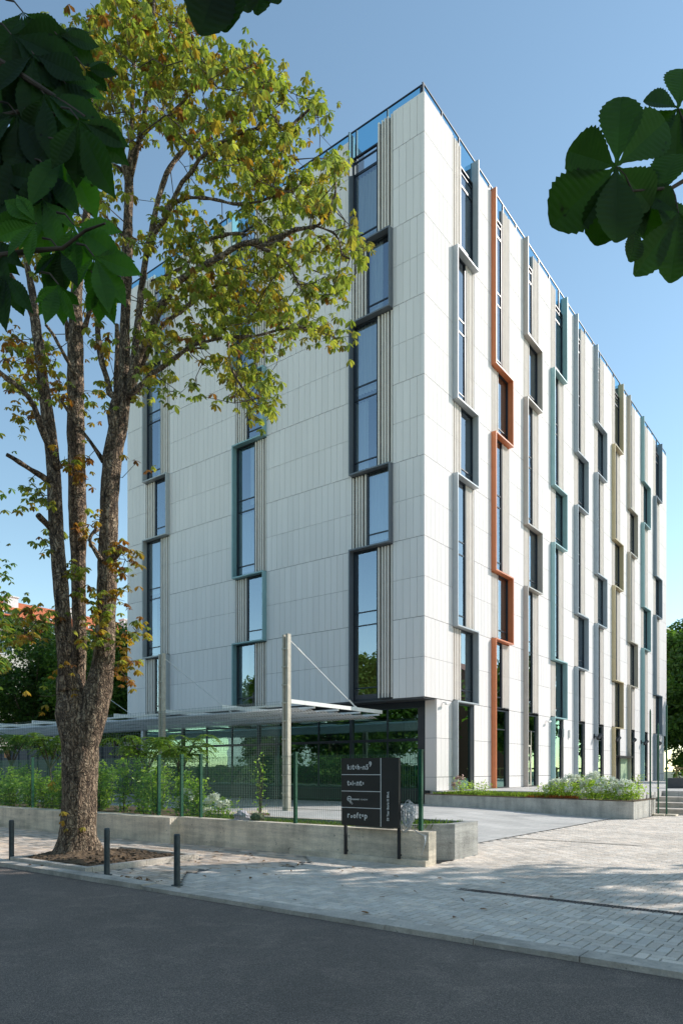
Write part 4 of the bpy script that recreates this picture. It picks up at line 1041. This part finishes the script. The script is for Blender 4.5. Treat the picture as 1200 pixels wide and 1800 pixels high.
big_leaf(bt, 400, -80, 1.35, [(352,42,74,0),(392,46,72,.02),(440,10,60,.02),(318,-20,60,.0)], (395,-85,.02), (.015,.04,.008))
big_leaf(bt, 470, -75, 1.38, [(452,12,36,0),(490,2,40,0)], (470,-80,.01), (.015,.04,.008))

# ================================================================== PLANTING BEHIND THE WALL
HG = np.array([[.18,.32,.045],[.23,.38,.05],[.14,.26,.04],[.30,.43,.07]])
ORD = 'first second third fourth fifth sixth seventh eighth ninth tenth eleventh twelfth thirteenth fourteenth fifteenth sixteenth seventeenth eighteenth nineteenth twentieth'.split(); ORD += ['twenty-'+o for o in ORD[:9]]+['thirtieth']
laurel_x = []
def shrub(name, label, cat, x, y, z, r, h, leaf_s, cols, n, group=None, flowers=0, upright=False, fcol=(.86,.88,.76)):
    t = thing(name, (x, y, z), label, cat, group); st = MB(); pts = []
    ns = 7 if upright else 5
    for i in range(ns):
        a = random.uniform(0, 6.28); f = random.uniform(.1, .9)*r; hh = h*random.uniform(.72, 1.0)
        e = Vector((x+f*math.cos(a), y+f*math.sin(a), z+hh)); b = Vector((x+f*.3*math.cos(a), y+f*.3*math.sin(a), z-.03))
        st.tube([b, b.lerp(e,.5)+Vector((random.gauss(0,.02),random.gauss(0,.02),0)), e], [.010,.007,.002], 5)
        for _ in range(int(n/ns)):
            t_ = random.random()**.75; p = b.lerp(e, t_); s_ = (.10 if upright else .30*r+.06)
            pts.append((p.x+random.gauss(0,s_), p.y+random.gauss(0,s_), p.z+random.gauss(0,.04)))
    st.build('stems', M['twig'], t)
    V_, F_, C_ = scatter_leaves(np.array(pts), leaf_s, cols, -.3 if upright else .2, 1.1); np_mesh('foliage', V_, F_, C_, M['leaf'], t)
    if flowers:
        fp = []
        for _ in range(flowers):
            a = random.uniform(2.9, 6.5); el = random.uniform(.15, 1.45); cx_, cy_, cz_ = x+r*.95*math.cos(a)*math.cos(el), y+r*.95*math.sin(a)*math.cos(el), z+h*(.35+.72*math.sin(el))
            for _ in range(40): fp.append((cx_+random.gauss(0,.03), cy_+random.gauss(0,.03), cz_+random.gauss(0,.04)))
        V_, F_, C_ = scatter_leaves(np.array(fp), .06, np.array([fcol]), 0, 2.2, .1); np_mesh('blossom', V_, F_, C_, M['petal'], t)
    return t
k = 0; X = -28.0
places = ('left of the big trunk', 'right of the big trunk')
while X < -12.6:
    hh = random.uniform(.85, 1.25)*(1.25 if -17 < X < -13.6 else 1)
    shrub('laurel_shrub', ORD[int((-12.7-X)/.56)]+' light green laurel left of the step in the concrete wall', 'shrub', X+random.uniform(-.1,.1), 11.0+random.uniform(-.25,.3), .48, .26, hh, .10, HG, 520, 'laurels in a row behind the fence', upright=True); X += .56
for X in (-22.5, -20.0, -18.0, -15.6):
    shrub('laurel_shrub', {-22.5:'leftmost',-20.0:'second from the left',-18.0:'third from the left',-15.6:'rightmost'}[X]+' of the four broader laurels behind the fence row', 'shrub', X, 12.2, .48, .45, 1.3, .10, HG, 800, 'broader laurels behind the row', upright=True)
shrub('flowering_shrub', 'low shrub with white flower heads beside the fence post, under the canopy net', 'shrub', -12.05, 11.15, .48, .38, .50, .07, HG, 520, None, 12)
shrub('flowering_shrub', 'wider white flowering shrub behind the fence near the yard kerb', 'shrub', -13.1, 11.3, .48, .45, .60, .07, HG, 620, None, 12)
shrub('young_tree', 'thin staked sapling with few leaves before the canopy net', 'tree', -11.85, 12.3, .5, .10, 1.55, .09, HG, 110, None, upright=True)
def sumac(loc, h, r, label):
    x, y, z = loc; t = thing('sumac_tree', loc, label, 'tree', 'small feathery trees behind the fence'); mb = MB(); fr = []
    for i in range(6):
        a = i*1.05+random.uniform(-.3,.3); e = Vector((x+r*.75*math.cos(a), y+r*.75*math.sin(a), z+h*random.uniform(.78,1.0))); m_ = Vector((x, y, z+h*.5))
        mb.tube([m_, m_.lerp(e,.5)+Vector((0,0,.05)), e], [.03,.02,.01], 6); fr.append(e)
        for q in range(3): fr.append(e+Vector((random.gauss(0,.22), random.gauss(0,.22), random.uniform(-.2,.12))))
    mb.tube([(x,y,z-.05),(x+.05,y,z+h*.25),(x,y,z+h*.52)], [.05,.04,.035], 8); mb.build('trunk', M['twig'], t)
    pts, dirs = [], []
    for e in fr:
        for k_ in range(8):
            az = random.uniform(0, 6.28); Lf = random.uniform(.28,.45)
            for s_ in range(11):
                f = (s_+1)/11; px = e+Vector((math.cos(az)*Lf*f, math.sin(az)*Lf*f, .10*f-.30*f*f))
                for sd in (-1,1): pts.append(tuple(px)); dirs.append((math.cos(az+sd*1.15), math.sin(az+sd*1.15), -.35))
    pts = np.array(pts); dirs = np.array(dirs); n = len(pts); c = MIDG[rng.integers(0,4,n)]*rng.uniform(.9,1.5,(n,1))
    V_, F_, C_ = leaflets(pts, dirs, np.tile([[0,0,1.]],(n,1))+rng.normal(0,.2,(n,3)), rng.uniform(.07,.11,n), c, c, .8)
    np_mesh('crown', V_, F_, C_, M['leaf'], t)
sumac(tuple(atY(258, 1440, 12.3))[:2]+(.5,), 2.05, .62, 'small feathery tree right of the big trunk, its crown below the canopy edge')
sumac(tuple(atY(318, 1440, 12.0))[:2]+(.5,), 2.0, .55, 'small feathery tree over the step in the wall, right of its twin')
sumac(tuple(atY(88, 1440, 12.6))[:2]+(.5,), 2.3, .75, 'small feathery tree left of the big trunk before the navy hoarding')
sumac(tuple(atY(20, 1440, 13.2))[:2]+(.5,), 2.5, .7, 'small feathery tree at the far left before the navy hoarding')
# grass strips (stuff)
def grass(name, x0, x1, y0, y1, z, n, h, cols, label):
    p = np.stack([rng.uniform(x0,x1,n), rng.uniform(y0,y1,n), np.full(n,z)],1); d = np.stack([rng.normal(0,.35,n), rng.normal(0,.35,n), np.ones(n)],1)
    c = cols[rng.integers(0,len(cols),n)]*rng.uniform(.7,1.3,(n,1)); V_, F_, C_ = leaflets(p, d, rng.normal(0,1,(n,3)), h*rng.uniform(.5,1.2,n), c, c*1.2, .25)
    tag(np_mesh(name, V_, F_, C_, M['leaf']), label, 'grass', None, 'stuff')
grass('grass', -12.2, -7.8, 10.5, 11.5, .50, 2600, .07, MIDG, 'short grass strip behind the fence and the yard kerb')
grass('grass', -13.9, -9.2, 24.25, 26.7, .56, 9000, .20, np.array([[.16,.24,.04],[.22,.30,.05],[.12,.19,.03]]), 'pale green grass growing in the left half of the raised planter')
grass('weeds', -7.3, -6.25, 10.6, 12.0, .55, 500, .12, MIDG, 'weeds growing in the concrete planter box')
grass('red_sedum', -10.0, -8.3, 24.22, 24.75, .56, 2600, .15, np.array([[.36,.09,.03],[.42,.14,.05],[.25,.10,.03]]), 'low red sedum along the front edge of the raised planter')
HY = np.array([[.36,.50,.10],[.46,.58,.13],[.28,.42,.08]])
shrub('meadow_plant', 'tall loose seeding plant at the left end of the raised planter', 'plant', -13.0, 24.9, .56, .35, .75, .07, HY, 420, None, 6, fcol=(.6,.4,.35))
shrub('meadow_plant', 'bushy pale plant before the orange framed bay in the raised planter', 'plant', -12.2, 24.7, .56, .45, .62, .07, HY, 520, None, 0)
for (x, y, h_, lb) in ((-9.3,25.4,.62,'white hydrangea behind the red sedum, leftmost of the five'),(-8.6,25.0,.78,'big white hydrangea, second from the left in the raised planter'),(-7.95,25.3,.92,'tallest white hydrangea in the middle of the raised planter'),(-7.35,24.9,.72,'white hydrangea, second from the right in the raised planter'),(-6.8,25.0,.62,'white hydrangea at the right corner of the raised planter')):
    shrub('hydrangea_bush', lb, 'shrub', x, y, .56, .52, h_, .09, HY, 1100, 'white hydrangeas in the raised planter', 26)
shrub('planter_sapling', 'thin green sapling beside the tall green poles', 'plant', -6.7, 26.3, .56, .2, 1.0, .07, HY, 220, None, upright=True)

# ================================================================== FAR BUILDINGS, HOARDING
def flat_block(name, label, X0, X1, Y0, Y1, h, wall, roof=None, rows=0, cols=0, face='E', zr0=2.0, fh=2.9):
    t = thing(name, ((X0+X1)/2, (Y0+Y1)/2, 0), label, 'building'); mb = MB(); mb.box(X0, X1, Y0, Y1, -.2, h); mb.build('wall', wall, t)
    if roof:
        m_ = (X0+X1)/2; o_ = .7; mb = MB()
        mb.add([(X0-o_,Y0-o_,h),(X1+o_,Y0-o_,h),(X1+o_,Y1+o_,h),(X0-o_,Y1+o_,h),(m_,Y0+4,h+3.4),(m_,Y1-4,h+3.4)],
               [(0,3,2,1),(0,1,4),(1,2,5,4),(2,3,5),(3,0,4,5)]); rf = mb.build('roof', roof, t)
        for y in np.arange(Y0+6, Y1-4, 7.5):
            c = MB(); c.box(m_+2.2, m_+3.2, y, y+1.2, h+.5, h+3.1); c.box(m_+2.1, m_+3.3, y-.1, y+1.3, h+3.11, h+3.25); c.build('chimney', M['whitewall'], rf)
    for i in range(rows):
        z = zr0+i*fh
        for j in range(cols):
            f = (j+.5)/cols; w_ = .8
            mb = MB(); g = MB()
            if face == 'E':
                y = Y0+(Y1-Y0)*f; mb.box(X1+.01, X1+.06, y-w_-.1, y+w_+.1, z-.1, z+1.6); g.box(X1+.065, X1+.075, y-w_, y-.04, z, z+1.5); g.box(X1+.065, X1+.075, y+.04, y+w_, z, z+1.5)
            else:
                x = X0+(X1-X0)*f; mb.box(x-w_-.1, x+w_+.1, Y0-.06, Y0-.01, z-.1, z+1.6); g.box(x-w_, x-.04, Y0-.075, Y0-.065, z, z+1.5); g.box(x+.04, x+w_, Y0-.075, Y0-.065, z, z+1.5)
            o = mb.build('window', M['whitewall'], t); g.build('pane', M['winglass'], o)
    return t
flat_block('apartment_block', 'cream apartment block with orange tiled roof rising behind the left trees', -86, -72, 18, 66, 17.7, M['cream'], M['tile'], 6, 9, 'E', 2.2)
wb = flat_block('white_house', 'white house wall glimpsed between the forked trunk and the hotel', -62, -50, 34, 48, 11.5, M['whitewall'], None, 3, 4, 'E', 1.8)
mb = MB(); mb.box(-51.5, -49.2, 33, 48, 5.4, 5.6)
mb.build('balcony', M['whitewall'], wb); mb = MB(); y = 33.1
while y < 48: mb.box(-49.25, -49.22, y, y+.03, 5.61, 6.5); y += .25
mb.box(-49.27, -49.2, 33, 48, 6.5, 6.55); mb.build('railing', M['iron'], wb)
hd = thing('hoarding', (-45, 26, 0), 'dark navy site hoarding with small orange square sign at the far left', 'fence')
mb = MB(); mb.box(-62, -34.6, 25.6, 25.75, 0, 3.1); x = -62
while x < -35: mb.box(x, x+.06, 25.55, 25.595, 0, 3.1); x += 1.25
mb.build('panel', M['navy'], hd)
o_ = atY(12, 1326, 25.5); mb = MB(); mb.box(o_.x-.28, o_.x+.28, 25.46, 25.54, o_.z-.26, o_.z+.26); mb.build('sign', M['orange'], hd)
mb = MB()
for dz in (.10,-.06): mb.box(o_.x-.16, o_.x+.16, 25.45, 25.458, o_.z+dz-.03, o_.z+dz+.04)
mb.build('sign_marks', M['tile'], hd)

# ================================================================== TREES
NB = 'trees beyond the yard on the left'
tree('broadleaf_tree', 'dense dark green tree standing just left of the big trunk, behind the canopy', (-46, 32, 0), 13.4, 4.8, n_cl=46, per=330, leaf=.26, cols=MIDG, group=NB)
tree('broadleaf_tree', 'dark green tree half hidden at the left edge behind the canopy', (-53, 29, 0), 14.0, 4.6, n_cl=42, per=300, leaf=.26, cols=DARKG, group=NB)
tree('broadleaf_tree', 'tree filling the gap between the trunk fork and the white house', (-43.5, 36.5, 0), 8.0, 3.6, n_cl=30, per=300, leaf=.26, cols=MIDG, group=NB)
tree('broadleaf_tree', 'shadowed tree behind the navy hoarding under the orange roof', (-60, 38, 0), 14, 5.5, n_cl=42, per=260, leaf=.32, cols=DARKG, group=NB)
st_ = thing('street_chestnut', tuple(at(-150, 1500, 17)), 'light green chestnut whose leaves reach in at the left edge', 'tree')
mb = MB(); b_ = at(-150, 1480, 17); mb.tube([(b_.x,b_.y,-.1),(b_.x,b_.y,3),(b_.x,b_.y,8)], [.3,.24,.12], 12, rough=.1); mb.tube([(b_.x,b_.y,3), tuple(at(-60,1180,17)), tuple(at(-10,1120,17))], [.12,.08,.03], 8); mb.build('trunk', M['bark'], st_)
cc = []
for (u, v, r_, n_) in ((-20,1100,48,90),(-12,1160,40,70),(-60,1050,90,160),(-5,1060,22,26),(10,1120,14,14),(-100,900,120,200)):
    for _ in range(n_): p = at(u+random.gauss(0,r_*.5), v+random.gauss(0,r_*.5), 17+random.gauss(0,.6)); cc.append(tuple(p))
V_, F_, C_ = palmate(np.array(cc), np.full(len(cc), .05), .17, MIDG*1.2); np_mesh('crown', V_, F_, C_, M['leaf'], st_)
NR = 'tall trees beyond the steps on the right'
for (x, y, h_, r_, lb) in ((-13.5,74,16.5,5.5,'tall dark tree rising directly beside the far end of the hotel'),(-7.5,78,18,6,'tall bright green tree at the right edge beyond the steps'),(-15,88,19,6.5,'taller tree behind the others beyond the wooden fence')):
    tree('tall_tree', lb, (x, y, .5), h_, r_, cz=h_*.55, n_cl=60, per=230, leaf=.42, cols=MIDG if x > -9 else DARKG*1.3, group=NR, rz=h_*.46)
for (x, y, h_, r_, lb) in ((0,64,12,4.5,'garden tree right of the steps with a broad crown'),(7,84,17,6,'garden tree far right beyond the podium'),(17,74,15,6,'garden tree at the rim of the podium')):
    tree('tall_tree', lb, (x, y, .5), h_, r_, n_cl=40, per=120, leaf=.5, cols=MIDG, group=NR)
# trees shading the driveway from beyond the right edge, and across the street (seen in the glass)
SH = 'plane trees shading the driveway'
for (x, y, h_, r_, cz, lb) in ((2.6,18.0,14.5,4.0,11.4,'plane tree whose crown shades the pavement before the sign'),(6.4,16.9,13.5,3.8,9.8,'plane tree added between two others to shade the road'),(8.0,13.0,14.5,5.2,10.6,'plane tree shading the asphalt nearest the viewer'),  # the second tree is added to close sun gaps on the road
    (9.0,22.5,14,5.2,9.8,'plane tree shading the driveway drain'),(10.5,27.5,11.5,3.8,7.0,'plane tree shading the driveway beside the steps'),(13.5,8.0,14,5,9.5,'plane tree by the kerb to the right of the viewer')):
    tree('plane_tree', lb, (x, y, 0), h_, r_, cz=cz, n_cl=56 if y < 18.5 else 18, per=105 if y < 18.5 else 40, leaf=.42, cols=MIDG, group=SH, rz=r_*.72, trunk_r=.22, cr=(.28,.44))
OP = 'street trees across the road'
for i, (x, h_) in enumerate(((-64,16),(-54,17),(-45,15.5),(-36,17),(-28,13),(-20,12),(-11,12.5),(-2,12))):
    tree('street_tree', ('first','second','third','fourth','fifth','sixth','seventh','eighth')[i]+' tree from the west in the row across the road', (x, -18+random.uniform(-1,1), 0), h_*1.15, 5.4, cz=h_*.5, n_cl=52, per=105, leaf=.5, cols=MIDG, group=OP, rz=h_*.5)
flat_block('brick_house', 'red brick apartment house beyond the garden, seen in the hotel glass', 22, 36, 78, 118, 17, M['brick'], M['tile'], 0, 0)

hg = thing('clipped_hedge', (-30, -24, 0), 'long tall clipped hedge behind the trees across the road', 'hedge')
n = 15000; hp = np.stack([rng.uniform(-95, 25, n), rng.uniform(-25, -23.4, n), rng.uniform(0, 2.4, n)], 1)
V_, F_, C_ = scatter_leaves(hp, .45, MIDG); np_mesh('foliage', V_, F_, C_, M['leaf'], hg)
mb = MB(); mb.box(-95, 25, -24.8, -24.0, -.1, 2.2); mb.build('stems', M['twig'], hg)

flat_block('bounce_terrace', 'unseen white terrace added across the road to bounce light onto the hotel', -95, 30, -50, -40, 14, M['whitewall'], None, 0, 0)  # added out of view; its sunlit wall fills the shaded street facade
